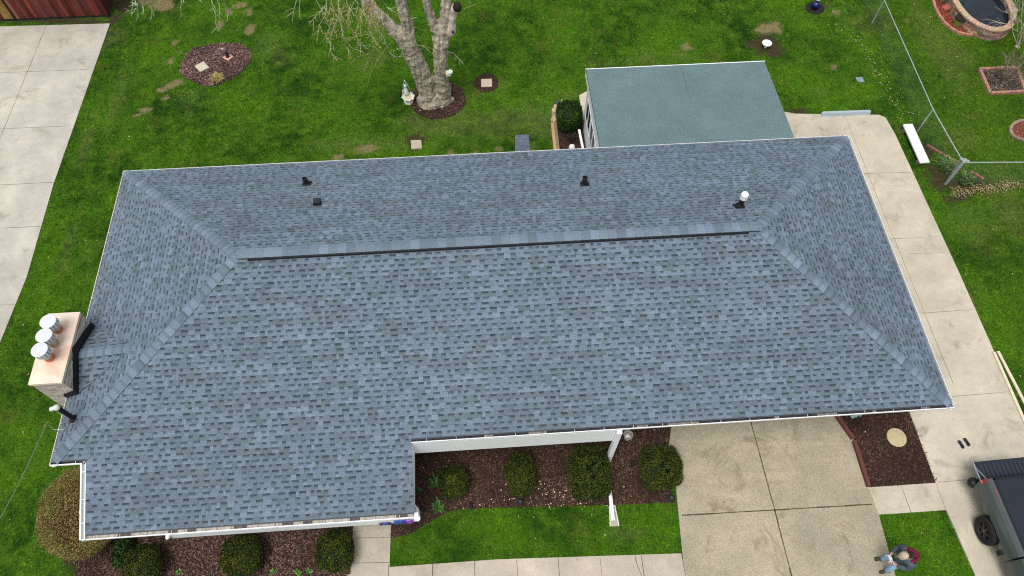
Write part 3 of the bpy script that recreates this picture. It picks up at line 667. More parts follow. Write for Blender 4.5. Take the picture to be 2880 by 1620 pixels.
# roof vents
def on_rear(px, py):
    lo, hi = ZE-.5, ZE+3
    for _ in range(50):
        z = (lo+hi)/2; g_ = G(px, py, z)
        if ZE+K*(W-g_[1]) > z: lo = z
        else: hi = z
    return Vector(g_)
for k, (px, py, h, r_) in enumerate(((862,517,.30,.078),(1643,519,.38,.080))):
    p = on_rear(px, py); b = MB()
    b.mesh([(p.x-.12,p.y-.12,p.z+.12*K+.02),(p.x+.16,p.y-.12,p.z+.12*K+.02),(p.x+.16,p.y+.13,p.z-.13*K+.024),(p.x-.12,p.y+.13,p.z-.13*K+.024)], [(0,1,2,3)], (.012,.012,.014))
    b.lathe((p.x,p.y,p.z-.03), [(r_*1.7,0),(r_*1.6,.05),(r_*1.1,.1),(r_,.11),(r_,h),(r_*.75,h),(r_*.75,h-.04,(.002,.002,.002))], 16, (.014,.014,.016))
    o = b.build('vent_pipe', M['vcplain'], roof); o['label'] = 'short black plumbing vent'
p = on_rear(894,574); b = MB(); b.box(p.x-.105,p.x+.105,p.y-.10,p.y+.10,p.z-.03,p.z+.17,(.012,.013,.016)); b.box(p.x-.09,p.x+.09,p.y-.085,p.y+.085,p.z+.17,p.z+.185,(.022,.023,.028))
b.build('box_vent', M['vcplain'], roof)
p = on_rear(2080,581); b = MB()
b.mesh([(p.x-.15,p.y-.12,p.z+.12*K+.02),(p.x+.13,p.y-.12,p.z+.12*K+.02),(p.x+.15,p.y+.14,p.z-.14*K+.026),(p.x-.19,p.y+.14,p.z-.14*K+.026)], [(0,1,2,3)], (.012,.012,.014))
b.lathe((p.x,p.y,p.z-.03), [(.15,0),(.13,.06),(.09,.14),(.075,.15),(.075,.52)], 16, (.012,.012,.014)); o = b.build('vent_pipe', M['vcplain'], roof)
o['label'] = 'tall black flue pipe with white cap'
b = MB(); b.lathe((p.x,p.y,p.z+.40), [(.075,0),(.11,.01),(.11,.19),(.09,.22),(.03,.23)], 20, (.8,.82,.82)); b.build('vent_cap', M['white'], roof, smooth=False)

# service mast with weatherhead at the left end
mx_, my_ = .48, 1.19; mz = ZE+K*mx_
b = MB(); b.lathe((mx_,my_,mz-.02), [(.13,0),(.12,.04),(.07,.09),(.062,.1),(.06,.84)], 16, (.010,.010,.012)); mast = b.build('service_mast', M['vcplain'], house)
b = MB(); b.lathe((mx_-.02,my_,mz+.80), [(.06,0),(.085,.03),(.085,.08),(.05,.12),(.02,.13)], 16, (.55,.56,.54)); b.tube([(mx_-.02,my_,mz+.85),(mx_-.16,my_-.02,mz+.83),(mx_-.2,my_-.03,mz+.76)], [.06,.06,.045], 10, (.55,.56,.54))
b.build('weatherhead', M['vcplain'], mast, smooth=True)
b = MB(); top = Vector((mx_-.1,my_-.02,mz+.72))
for s_ in (.34,.26): b.tube([top, top+Vector((.16,-.12,-.12)), top+Vector((.22,-.3,-.3)), top+Vector((.1,-.45*s_/.3,-.36)), top+Vector((-.12,-.42,-.28)), top+Vector((-.2,-.25,-.1))], .006, 5, (.03,.03,.035) if s_ > .3 else (.6,.6,.6))
b.build('cable_loop', M['vcplain'], mast)
cb = MB(); e_ = Vector(G(-260,1850,5.2)); s_ = top+Vector((-.2,-.25,-.1)); pts = [s_.lerp(e_, t/14)-Vector((0,0,.9*math.sin(math.pi*t/14)*.35)) for t in range(15)]
cb.tube(pts, .006, 6, (.22,.24,.23)); o = cb.build('overhead_cable', M['vcplain']); tag(o, 'thin grey service drop cable sagging from the roof mast across the left lawn', 'cable')

# addition with flat roof
b = MB(); ax0, ax1, ay0, ay1 = 15.85, 22.50, W-.02, 13.77
zb_, zf_ = 2.86, ZE-.02
b.mesh([(ax0,ay0,zf_),(ax1+.05,ay0,zf_),(ax1,ay1,zb_),(ax0,ay1,zb_)], [(0,1,2,3)])
b.mesh([(ax0,ay0,zf_-.05),(ax1+.05,ay0,zf_-.05),(ax1,ay1,zb_-.05),(ax0,ay1,zb_-.05)], [(3,2,1,0)])
for (i, j) in ((0,1),(1,2),(2,3),(3,0)):
    q = [(ax0,ay0,zf_),(ax1+.05,ay0,zf_),(ax1,ay1,zb_),(ax0,ay1,zb_)]; b.face([q[i],q[j],(q[j][0],q[j][1],q[j][2]-.05),(q[i][0],q[i][1],q[i][2]-.05)])
ar = b.build('addition_roof', M['rollroof'], house); ar['label'] = 'flat roof of teal grey roll roofing'
b = MB(); 
for yy, xa, xb in ((12.75,ax0+.01,19.0),(11.75,ax0+.01,ax1)):
    z1 = zb_+(zf_-zb_)*(ay1-yy)/(ay1-ay0)+.003
for xx, ya, yb in ((19.35,11.9,ay1-.02),):
    za, zb2 = [zb_+(zf_-zb_)*(ay1-q)/(ay1-ay0)+.003 for q in (ya, yb)]; b.face([(xx-.006,ya,za),(xx+.006,ya,za),(xx+.006,yb,zb2),(xx-.006,yb,zb2)], (.07,.11,.115))
b.build('roof_seam', M['vcplain'], ar); b = MB()
for _ in range(26):
    xx, yy = random.uniform(17.5,21.9), random.uniform(10.1,11.2); zz = zb_+(zf_-zb_)*(ay1-yy)/(ay1-ay0)+.006; s_ = random.uniform(.008,.02)
    b.face([(xx,yy,zz),(xx+s_,yy,zz),(xx+s_,yy+s_,zz),(xx,yy+s_,zz)], (.42,.45,.40))
b.build('grit_specks', M['vcplain'], ar)['kind'] = 'stuff'
b = MB(); b.box(ax0-.02,ax1+.02,ay1,ay1+.03,zb_-.16,zb_+.012); b.build('roof_trim', M['white'], ar)
b = MB(); b.mesh([(ax0-.02,ay0,zf_-.30),(ax0-.02,ay1,zb_-.28),(ax0-.02,ay1,zb_-.02),(ax0-.02,ay0,zf_-.02),(ax0+.02,ay0,zf_-.30),(ax0+.02,ay1,zb_-.28),(ax0+.02,ay1,zb_-.02),(ax0+.02,ay0,zf_-.02)],
                 [(0,3,2,1),(4,5,6,7),(0,4,7,3),(1,2,6,5),(0,1,5,4)])
b.build('roof_trim', M['white'], ar)
b = MB(); wx = 15.95; b.box(wx,22.3,W-.44,13.62,0,2.55); b.build('addition_wall', M['white_wall'], house)
fr = MB(); fr.box(wx-.02,wx-.002,10.35,13.28,.95,.99); fr.box(wx-.02,wx-.002,10.35,13.28,1.90,1.95); 
wf = fr.build('window', M['white'], house)
for (ya, yb) in ((12.82,13.17),(12.36,12.70),(11.68,12.05),(11.20,11.55),(10.5,10.9)):
    b = MB(); b.box(wx-.012,wx-.004,ya,yb,.99,1.90); b.build('pane', M['glass'], wf)
    b = MB(); b.box(wx-.018,wx-.003,ya-.035,ya,.99,1.90); b.box(wx-.018,wx-.003,yb,yb+.035,.99,1.90); b.build('frame', M['white'], wf)

# ---------------------------------------------------------------- plants
def leaves_on(P, Nn, size, Cq, jitter=.5, aspect=1.0):
    """quads at points P facing roughly Nn"""
    n = len(P); r = Nn + rng.normal(0, jitter, (n,3)); r /= np.linalg.norm(r, axis=1)[:,None]
    t = np.cross(r, rng.normal(0, 1, (n,3))); t /= np.linalg.norm(t, axis=1)[:,None]; u = np.cross(r, t)
    s = (size*rng.uniform(.6, 1.3, n))[:,None]; return np.stack([P-t*s, P-u*s*aspect, P+t*s, P+u*s*aspect], 1)
def bush(name, c, rx, ry, h, n, cols, label, cat='shrub', group=None, power=2.6, size=.022, rot=0, holes=(), lean=(0,0), aspect=1.0, jit=.6, out=.05):
    e = empty(name, (c[0], c[1], 0)); tag(e, label, cat, group)
    th = rng.uniform(0, 2*math.pi, n); v = rng.uniform(-.55, 1, n); ph = np.arcsin(np.clip(v, -1, 1))
    cx, cy, cz = np.cos(ph)*np.cos(th), np.cos(ph)*np.sin(th), np.sin(ph)
    k = (np.abs(cx)**power+np.abs(cy)**power+np.abs(cz)**power)**(-1/power)
    lump = 1+.03*np.sin(th*3+c[0]*5)*np.cos(ph*2)+.025*np.sin(th*7+c[1]*3+ph*5)+rng.normal(0, out*.6, n)
    dep = 1-np.abs(rng.normal(0, .09, n))
    D = np.column_stack([cx*rx, cy*ry, cz*h*.55])*(k*lump*dep)[:,None]
    sh = 1+.20*cz; D[:,0] *= sh; D[:,1] *= sh
    P = D + np.array([0,0,h*.48]); P[:,0] += P[:,2]*lean[0]; P[:,1] += P[:,2]*lean[1]
    keep = P[:,2] > .02
    for (hx, hy, hr) in holes: keep &= ~((np.hypot(P[:,0]-hx, P[:,1]-hy) < hr*(.6+.8*rng.random(n))) & (P[:,2] > h*.55))
    ca, sa = math.cos(rot), math.sin(rot); P = P[keep]; Nn = np.column_stack([cx/rx, cy/ry, cz/h])[keep]; Nn /= np.linalg.norm(Nn, axis=1)[:,None]
    P = np.column_stack([P[:,0]*ca-P[:,1]*sa, P[:,0]*sa+P[:,1]*ca, P[:,2]])
    ch = np.array(cols); m = len(P)
    cl = vnoise(P[:,0]+c[0]*7, P[:,1]+P[:,2]*.8+c[1]*3, 7, 21)
    idx = np.clip((cl*len(ch)+rng.normal(0,.8,m)).astype(int), 0, len(ch)-1)
    Cq = ch[idx]*np.clip(np.exp(rng.normal(-.15, .6, (m,1))), 0, 1.7)
    V = leaves_on(P, Nn, size, Cq, jit, aspect)
    o = quads_object('foliage', V, Cq, M['leafy']); o.parent = e
    b = MB(); nn = 5
    for i in range(nn):
        a = 2*math.pi*i/nn; b.tube([(0,0,0),(math.cos(a)*rx*.3,math.sin(a)*ry*.3,h*.45),(math.cos(a)*rx*.55,math.sin(a)*ry*.55,h*.75)], [.03,.02,.008], 5, (.09,.065,.045))
    o = b.build('branches', M['twig']); o.parent = e
    # inner dense mass of twiggy leaf
    m2 = int(n*.3); q = rng.normal(0, 1, (m2,3)); q /= np.linalg.norm(q, axis=1)[:,None]; q *= (rng.uniform(.3,.85,m2))[:,None]
    P2 = q*np.array([rx,ry,h*.5])*.95+np.array([0,0,h*.48]); P2[:,0] += P2[:,2]*lean[0]; P2[:,1] += P2[:,2]*lean[1]
    P2 = np.column_stack([P2[:,0]*ca-P2[:,1]*sa, P2[:,0]*sa+P2[:,1]*ca, np.maximum(P2[:,2], .03)])
    V2 = leaves_on(P2, q, size*1.8, None, 1.0); C2 = np.tile(np.array(cols[0])*.8, (m2,1))
    o = quads_object('inner_twigs', V2, C2, M['leafy']); o.parent = e
    return e
yew = [(.022,.036,.005),(.034,.052,.006),(.050,.064,.007),(.068,.078,.009)]
yewd = [(.012,.035,.004),(.020,.052,.005),(.035,.075,.008)]
tan = [(.15,.10,.035),(.23,.155,.055),(.29,.205,.075),(.20,.18,.05),(.27,.24,.08)]
bush('clipped_shrub', G(405,1588,.45), .48,.50,.85, 15000, yew, 'round clipped shrub at bottom left, beside the small dark green plant', group='clipped shrubs in the front beds', size=.017, power=2.4)
bush('clipped_shrub', G(680,1563,.45), .54,.54,.85, 17000, yew, 'round clipped shrub alone in the middle of the lower left bed', group='clipped shrubs in the front beds', size=.017, power=2.5)
bush('clipped_shrub', G(943,1550,.45), .52,.55,.85, 16000, yew, 'round clipped shrub touching the front walk', group='clipped shrubs in the front beds', size=.017, power=2.6)
bush('clipped_shrub', G(1275,1356,.4), .43,.48,.75, 14000, yew, 'smallest round shrub of the row under the white beam, nearest the roof corner', group='clipped shrubs in the front beds', size=.017, power=2.3)
bush('clipped_shrub', G(1463,1336,.45), .42,.62,.85, 16000, yew, 'narrow oval shrub second in the row under the white beam', group='clipped shrubs in the front beds', size=.017, power=2.7)
bush('clipped_shrub', G(1657,1333,.5), .60,.74,1.0, 24000, yew, 'large squarish shrub with dark gaps next to the white downspout', group='clipped shrubs in the front beds', size=.017, power=3.6, holes=[(-.05,.05,.12),(.05,-.25,.09),(.1,.15,.08)])
bush('clipped_shrub', G(1856,1318,.5), .58,.60,.95, 22000, yew, 'squarish shrub overhanging the edge of the front driveway', group='clipped shrubs in the front beds', size=.017, power=3.6, holes=[(.0,-.02,.10),(.1,-.2,.08)])
bush('boxy_evergreen', G(1601,330,.42), .46,.56,.85, 15000, yewd, 'dark green square clipped evergreen beside the flat roofed addition', power=4.0, size=.024)
bush('ornamental_shrub', (-.14,-.60), 1.15,1.28,1.3, 60000, tan, 'big rounded tan brown shrub wrapped round the lower left roof corner', power=2.2, size=.018, aspect=.4, jit=.9, out=.04)
bush('small_evergreen', G(345,1555,.3), .26,.42,.55, 3000, yewd+[(.03,.09,.01)], 'small loose dark green plant between the tan shrub and the first round shrub', power=2, out=.14)

def sprig(name, c, n, h, spread, cols, label, cat='plant', group=None, wd=.012, z=0):
    e = empty(name, (c[0], c[1], z)); tag(e, label, cat, group)
    a = rng.uniform(0, 2*math.pi, n); l = rng.uniform(.5, 1, n)*h; sp = rng.uniform(.2, 1, n)*spread; P = rng.normal(0, spread*.28, (n,2))
    d = np.column_stack([np.cos(a), np.sin(a)]); s = np.column_stack([-np.sin(a), np.cos(a)])
    mid = np.column_stack([P+d*(sp*.5)[:,None], l*.8]); tip = np.column_stack([P+d*sp[:,None], l*rng.uniform(.6,1,n)]); base = np.column_stack([P, np.zeros(n)])
    s3 = np.column_stack([s, np.zeros(n)])*wd
    V = np.stack([base, mid-s3, tip, mid+s3], 1); ch = np.array(cols); Cq = ch[rng.integers(0, len(ch), n)]*rng.uniform(.7, 1.3, (n,1))
    o = quads_object('leaves', V, Cq, M['leafy']); o.parent = e
    return e
gr = [(.05,.13,.02),(.08,.20,.03),(.12,.24,.06),(.05,.10,.04)]
sprig('perennial_plant', G(1223,1362), 46, .26, .24, gr, 'leafy perennial just left of the smallest round shrub', group='perennials in the front bed', wd=.03)
sprig('perennial_plant', G(1232,1425), 80, .16, .22, gr, 'low bright green perennial near the tip of the front lawn', group='perennials in the front bed', wd=.02)
sprig('perennial_plant', G(1180,1380), 26, .14, .14, gr, 'sparse small green sprout by the right edge of the lower roof', group='perennials in the front bed', wd=.014)
for (px, py, lb) in ((503,1610,'bright green bulb sprouts right of the bottom left shrub'),(765,1612,'bulb sprouts at the bottom edge right of the middle round shrub'),(838,1612,'second clump of bulb sprouts, left of the shrub at the walk'),(870,1608,'third clump of bulb sprouts, nearest the shrub at the walk')):
    sprig('bulb_sprout', G(px, py), 24, .12, .12, [(.10,.26,.05),(.18,.34,.10),(.08,.2,.03)], lb, group='bulb sprouts in the lower left bed', wd=.022)
sprig('ornamental_grass', G(614,224), 420, .22, .28, [(.36,.30,.10),(.45,.38,.15),(.28,.26,.07),(.5,.44,.2)], 'straw yellow grass clump in the oval island bed', wd=.010)
for (px, py, r_, lb) in ((2660,470,.4,'strappy green plant between white panel and fence corner'),(2715,510,.35,'strappy green plant right of the fence corner post')):
    sprig('daylily_clump', G(px, py), 220, .3, r_, gr+[(.2,.2,.08)], lb, group='daylily clumps at the fence corner', wd=.022)
for (px, py) in ((1712,398),):
    pass

# ---------------------------------------------------------------- big tree
TB = G(1222,283); TX, TY = TB[0], TB[1]
tree = empty('bare_tree', (TX,TY,0)); tag(tree, 'big grey barked tree with forked trunk and drooping pale twigs', 'tree')
def limb(mb, pts, rs, n=16, wob=.05):
    P = []; Rr = []
    for i in range(len(pts)-1):
        for k in range(4):
            t = k/4; P.append(Vector(pts[i]).lerp(Vector(pts[i+1]), t)+Vector([random.uniform(-.02,.02) for _ in range(3)])); Rr.append(rs[i]+(rs[i+1]-rs[i])*t)
    P.append(Vector(pts[-1])); Rr.append(rs[-1]); mb.tube(P, [q*.89 for q in Rr], n, wob=wob)
tb = MB(); Y0 = TY
def tp(px, py, y=Y0): return Vector(Yp(px, py, y))
limb(tb, [Vector((TX-.22,TY,-.05)), Vector((TX-.22,TY,.2)), tp(1205,255), tp(1188,210), tp(1157,150), tp(1135,112)], [.60,.50,.45,.41,.39,.22])
limb(tb, [tp(1150,135), tp(1128,103), tp(1079,56), tp(1030,2), tp(960,-95), tp(900,-220)], [.36,.31,.25,.23,.16,.10])
limb(tb, [tp(1155,142), tp(1148,108), tp(1144,66), tp(1127,0), tp(1112,-90), tp(1120,-230)], [.36,.30,.26,.23,.17,.10])
limb(tb, [Vector((TX+.30,TY,-.05)), Vector((TX+.28,TY,.2)), tp(1246,255), tp(1240,210), tp(1238,150), tp(1241,98)], [.52,.43,.37,.33,.33,.18])
limb(tb, [tp(1238,135), tp(1232,95), tp(1212,48), tp(1198,0), tp(1185,-90), tp(1190,-210)], [.30,.25,.20,.18,.13,.08])
limb(tb, [tp(1240,140), tp(1247,100), tp(1256,50), tp(1256,-2), tp(1262,-80), tp(1290,-200)], [.32,.32,.27,.22,.16,.1])
limb(tb, [Vector((TX,TY-.15,-.03)), Vector((TX,TY-.05,.3)), Vector((TX+.05,TY+.05,.9))], [.48,.40,.2])
for (dx, dy) in ((-.75,-.1),(-.45,-.55),(.05,-.6),(.55,-.42),(.85,.0),(.5,.45),(-.5,.4)):     # root flare
    limb(tb, [Vector((TX+dx*.92,TY+dy*.8,-.03)), Vector((TX+dx*.65,TY+dy*.6,.10)), Vector((TX+dx*.4,TY+dy*.35,.5))], [.10,.20,.2], 10, .12)
trunk = tb.build('trunk', M['bark'], tree, smooth=True)
md = trunk.modifiers.new('join', 'REMESH'); md.mode = 'VOXEL'; md.voxel_size = .035; md.use_smooth_shade = True
tx = bpy.data.textures.new('bark_relief', 'CLOUDS'); tx.noise_scale = .16; tx.noise_depth = 3
md = trunk.modifiers.new('relief', 'DISPLACE'); md.texture = tx; md.strength = .11; md.mid_level = .62; md.texture_coords = 'LOCAL'
# broken, barkless spar on the right limb
b = MB(); limb(b, [tp(1262,104,Y0-.15), tp(1268,88,Y0-.2), tp(1272,60,Y0-.2), tp(1276,30,Y0-.2), tp(1283,14,Y0-.2)], [.10,.20,.14,.15,.16], 12, .08)
sn = b.build('dead_stub', mat('bare_dead_wood', (.50,.42,.34), .85, noise=[(4,.2),(16,.25,(1,1,.3))], bump=.5), trunk, smooth=True)
b = MB(); p = tp(1286,19,Y0-.36); b.lathe((p.x,p.y-.02,p.z-.1), [(.03,-.05),(.14,.0),(.16,.12),(.12,.24),(.03,.28)], 12, (.02,.012,.008)); b.build('knot_hole', M['vc'], trunk, smooth=True); b = MB(); q = tp(1274,91,Y0-.41); b.lathe((q.x,q.y,q.z-.04), [(.01,-.03),(.045,.02),(.04,.08),(.01,.1)], 10, (.01,.008,.006))
b.build('knot_hole', M['vc'], trunk, smooth=True)
# upper limbs above the picture, real but out of frame
up = MB()
def grow(mb, p, d, l, r, dep):
    p2 = p+d*l; mb.tube([p, p.lerp(p2,.5)+Vector([random.uniform(-.1,.1) for _ in range(3)]), p2], [r, r*.8, r*.6], 6, (.30,.27,.21))
    if dep == 0: return
    for _ in range(3):
        dd = (d+Vector([random.uniform(-.7,.7) for _ in range(3)])).normalized(); grow(mb, p2, dd, l*.72, r*.55, dep-1)
for s_, d_ in ((tp(900,-220),(-.5,.3,.8)),(tp(1120,-230),(0,.3,.95)),(tp(1190,-210),(.0,.6,.8)),(tp(1290,-200),(.5,.3,.8))): grow(up, s_, Vector(d_).normalized(), 1.5, .09, 4)
up.build('upper_limbs', M['twig'], tree)['kind'] = 'stuff'
tw = MB(); lf = []
def twig(pts, y, r0=.014, c=(.40,.44,.26), side=True, buds=0, yv=.25):
    ys = y; P = []
    for i, (px, py) in enumerate(pts): P.append(Vector(Yp(px, py, ys+yv*math.sin(i*.9+px))))
    Q = []
    for i in range(len(P)-1):
        for k in range(3): Q.append(P[i].lerp(P[i+1], k/3)+Vector([random.uniform(-.012,.012) for _ in range(3)]))
    Q.append(P[-1]); n = len(Q); tw.tube(Q, [r0*(1-.7*i/n) for i in range(n)], 4, c, cap=False)
    if side:
        for i in range(2, n-1):
            for _ in range(2 if buds else 1):
                if random.random() < .5:
                    d = (Q[i+1]-Q[i-1]).normalized(); e = (d*.7+Vector([random.uniform(-.8,.8) for _ in range(3)])).normalized()*random.uniform(.08,.35)
                    a_ = Q[i]; m_ = a_+e*.5+Vector((0,0,-.02)); z_ = a_+e+Vector((0,0,-.06)); tw.tube([a_, m_, z_], [r0*.5, r0*.4, r0*.25], 3, c, cap=False)
                    if buds:
                        for q in (m_, z_): lf.append(tuple(q)); lf.append(tuple(q+Vector([random.uniform(-.03,.03) for _ in range(3)])))
            if buds and random.random() < buds:
                for _ in range(3): lf.append(tuple(Q[i]+Vector([random.uniform(-.05,.05) for _ in range(3)])))
def T7(pts): return [(800+x/4.770, y/4.770) for x, y in pts]
def T1(pts): return [(340+x/5.367, y/5.367) for x, y in pts]
pale = (.42,.47,.30); tan2 = (.34,.30,.14)
A7 = [([(560,-60),(560,100),(590,200)],0), ([(590,-40),(680,180),(760,320),(780,480),(850,600),(930,660),(1060,690)],1), ([(565,-20),(550,200),(470,330),(450,460),(445,520)],1),
      ([(560,60),(440,200),(370,280),(330,330)],1), ([(720,-30),(735,200),(640,420),(610,560),(620,680),(660,750),(700,768)],1), ([(610,560),(650,600),(668,690)],0),
      ([(720,200),(780,420),(830,620),(870,700),(880,820)],1), ([(830,-40),(840,60),(940,200),(1000,300),(960,420),(1000,560),(1040,610),(1200,625)],1),
      ([(950,-40),(985,80),(970,160)],0), ([(985,90),(1130,230),(1220,340),(1280,440),(1300,520)],0), ([(1300,-20),(1370,90),(1450,150),(1550,195)],0),
      ([(1380,110),(1500,100)],0), ([(1300,440),(1360,580),(1400,690),(1500,670),(1530,655)],0), ([(1330,480),(1400,680),(1450,740),(1520,765),(1600,730)],0),
      ([(850,520),(1000,480),(1200,440),(1340,440),(1460,490),(1520,560)],2), ([(1340,450),(1220,610),(1130,760),(1080,880),(1050,980)],2), ([(1360,450),(1240,620),(1160,750),(1060,950)],2),
      ([(1430,560),(1340,680),(1240,820),(1160,980),(1110,1150)],2), ([(880,860),(980,760),(1150,710),(1220,770),(1310,860)],2), ([(1200,625),(1320,720),(1420,840),(1520,910)],2),
      ([(1690,640),(1760,605),(1880,610),(1990,660),(2100,740),(2220,840)],2), ([(1850,610),(1960,700),(2050,790),(2110,860)],2), ([(1850,610),(1820,700),(1815,760)],2),
      ([(2180,690),(2270,710),(2330,780),(2390,835)],0), ([(2200,720),(2260,760),(2290,830)],2), ([(2030,850),(2010,920),(1980,1010),(1965,1060)],2), ([(1730,370),(1820,385),(1890,410)],2), ([(1780,480),(1860,520),(1940,535)],2),
      ([(170,-20),(120,160),(30,220)],1), ([(215,-30),(195,120),(215,260)],0), ([(430,0),(490,120),(550,180)],1), ([(2560,60),(2400,120),(2480,190)],2), ([(2470,0),(2500,60)],0), ([(1700,245),(1770,235)],0)]
for pts, kd in A7: twig(T7(pts), 14.5 if pts[0][0] < 1500 else TY-.6, .013 if kd != 2 else .009, pale if kd < 2 else (.36,.32,.15), side=(kd != 2), buds=.75 if kd == 1 else 0)
for _ in range(34):
    x0 = random.uniform(520,1250); y0 = random.uniform(-60,220); pts = [(x0,y0)]
    for k in range(random.randint(2,5)): x0 += random.uniform(-60,70); y0 += random.uniform(50,120); pts.append((x0,y0))
    if y0 < 620: twig(T7(pts), random.uniform(13.9,15.0), .008, tan2 if random.random() < .5 else pale, buds=.8)
B1 = [[(210,-40),(225,90),(262,200),(225,320)],[(215,30),(165,80),(110,100)],[(170,-30),(172,150),(105,175)],[(200,60),(250,50),(265,90)],[(225,120),(180,190),(150,210)],
      [(290,-30),(330,80),(348,170),(310,220)],[(390,-20),(440,70),(468,150),(460,270),(425,335)],[(590,-20),(570,90)],[(915,-30),(905,120),(910,260),(875,285)],[(1190,0),(1230,40)],[(940,0),(955,45)],
      [(1360,-30),(1385,120),(1430,200),(1425,330),(1450,450),(1525,535)],[(1365,0),(1430,140),(1490,260)],[(1450,-20),(1490,90),(1490,230)],[(1540,-20),(1580,110),(1610,230),(1620,300),(1595,325)],[(1380,120),(1345,160)],[(1590,110),(1530,140)]]
for pts in B1: twig(T1(pts), 15.3, .012, (.45,.52,.40), side=True)
tw.build('twigs', M['twig'], tree)['kind'] = 'stuff'
lf = np.array(lf); Cq = np.array([(.42,.34,.10),(.50,.42,.14),(.30,.30,.08),(.45,.30,.09)])[rng.integers(0,4,len(lf))]*rng.uniform(.7,1.2,(len(lf),1))
o = quads_object('catkins', leaves_on(lf, rng.normal(0,1,lf.shape), .018, Cq, 1), Cq, M['leafy']); o.parent = tree; o.matrix_parent_inverse = tree.matrix_basis.inverted(); o['kind'] = 'stuff'

# ---------------------------------------------------------------- red barn at the top left
barn = empty('red_barn', (-9,24,0)); tag(barn, 'weathered dark red board barn behind the neighbour driveway', 'barn')
b = MB(); xr = -4.18; yf = 21.30; xl = -15
x = xr
while x > xl:
    wd = random.uniform(.11,.16); f = random.uniform(.55,1.3); c = random.choice([(.115*f,.020*f,.016*f),(.15*f,.03*f,.022*f),(.085*f,.016*f,.014*f),(.12*f,.035*f,.028*f)])
    if random.random() < .08: c = (.2,.10,.07)
    if -8.55 < x < -8.2 or -8.95 < x < -8.8: c = (.27,.17,.05)
    if -9.3 < x < -9.05: c = (.16,.12,.08)
    o_ = random.uniform(0,.012); b.box(x-wd+.008, x, yf-o_, yf+.03, .12, 3.4, c); x -= wd
y = yf+.04
while y < 29:
    wd = random.uniform(.11,.16); f = random.uniform(.6,1.2); b.box(xr-.02, xr+.008, y, y+wd-.006, .12, 3.4, (.075*f,.015*f,.013*f)); y += wd
b.box(xl,xr-.03,yf+.03,29,.12,3.35,(.05,.02,.018)); b.box(xl,xr-.02,yf+.02,29,0,.12,(.03,.028,.025))
b.build('wall', mat('weathered_red_boards', vc=True, rough=.85, noise=[(1.5,.25,(1,1,.4)),(8,.3,(1,1,.15)),(40,.2,(1,1,.2))], bump=.3), barn)
b = MB(); b.mesh([(xl-.3,yf-.35,3.35),(xr+.35,yf-.35,3.35),(xr+.35,25.2,5.0),(xl-.3,25.2,5.0),(xr+.35,29.3,3.35),(xl-.3,29.3,3.35)], [(0,1,2,3),(3,2,4,5)], (.08,.08,.085))
b.mesh([(xr,yf+.02,3.3),(xr,25.2,4.95),(xr,29,3.3)], [(0,1,2)], (.08,.015,.013)); b.build('roof', M['vc'], barn)

# ---------------------------------------------------------------- lawn ornaments, stones
def stone_slab(name, px, z, h, cc, label, cat, group=None, thick=.05):
    b = MB(); pl = poly(px, z+thick); b.prism(pl, z-.02, z+thick, cc); o = b.build(name, M['vc']); return tag(o, label, cat, group)
stone_slab('stepping_stone', [(1353,222),(1383,221.5),(1383.5,243),(1353.5,244)], 0, 0, (.52,.46,.33), 'cream square stepping stone in a small mulch ring', 'stepping stone')
stone_slab('stepping_stone', [(1155,394),(1184.5,393.5),(1186.5,417),(1157,418.5)], 0, 0, (.42,.37,.27), 'tan square stepping stone on thin grass close to the rear eave', 'stepping stone')
p9 = lambda L_: [(480+a/9.658, 110+b_/9.658) for a, b_ in L_]
stone_slab('stepping_stone', p9([(650,730),(890,600),(1045,765),(795,885)]), .01, 0, (.50,.45,.34), 'diamond set beige paver in the oval island bed', 'stepping stone')
pav = stone_slab('stepping_stone', p9([(1405,495),(1600,400),(1700,465),(1555,580)]), .01, 0, (.55,.33,.25), 'pink paver under the small statue in the oval island bed', 'stepping stone')
g_ = G(*p9([(1545,480)])[0], .06); st = empty('garden_statue', (g_[0],g_[1],.06)); tag(st, 'small dark figure of a bird on a stem, standing on the pink paver', 'garden statue')
b = MB(); b.lathe((0,0,0), [(.09,0),(.07,.02),(.03,.05),(.05,.12),(.06,.2),(.035,.27),(.02,.30)], 12, (.03,.02,.025)); b.tube([(0,0,.05),(.10,.0,.12),(.12,.02,.25)], [.02,.03,.01], 6, (.05,.03,.03)); o = b.build('body', M['vc'], smooth=True); o.parent = st
b = MB(); b.tube([(0,0,.28),(-.02,.01,.42)], .012, 6, (.3,.33,.38)); b.lathe((-.08,.02,.36), [(.01,0),(.05,.03),(.055,.07),(.02,.11)], 10, (.45,.42,.42)); o = b.build('head', M['vc'], smooth=True); o.parent = st
stone_slab('utility_cover', [(2407,217),(2424,216),(2432,229),(2419,231),(2410,225)], 0, 0, (.22,.27,.31), 'small blue grey slab flush in the rear lawn near the fence', 'ground cover', thick=.03)
b = MB(); b.prism(poly([(1449,382),(1487,380),(1493,440),(1449,442)]), -.01, .05, (.085,.10,.15)); o = b.build('door_mat', mat('speckled_blue_mat', (.10,.12,.17), .95, noise=[(6,.3),(30,.6)], bump=.4)); tag(o, 'worn blue grey stone mat on the lawn at the rear eave', 'mat')
b = MB(); g_ = G(2157,122,.22); b.lathe((g_[0],g_[1],0), [(.06,0),(.05,.1),(.05,.18),(.20,.21),(.205,.25),(.19,.25),(.12,.245)], 32, (.72,.73,.70)); o = b.build('birdbath', M['vc'], smooth=False); tag(o, 'round white dish on bare soil in the rear lawn', 'bird bath')
b = MB(); g_ = G(2522,1230,.05); b.lathe((g_[0],g_[1],0), [(.30,0),(.305,.05),(.29,.065),(.20,.07),(.19,.078),(.05,.08)], 36, (.46,.38,.22)); o = b.build('round_stone', M['vc']); tag(o, 'round tan stepping stone in the dark bed beside the side driveway', 'stepping stone')
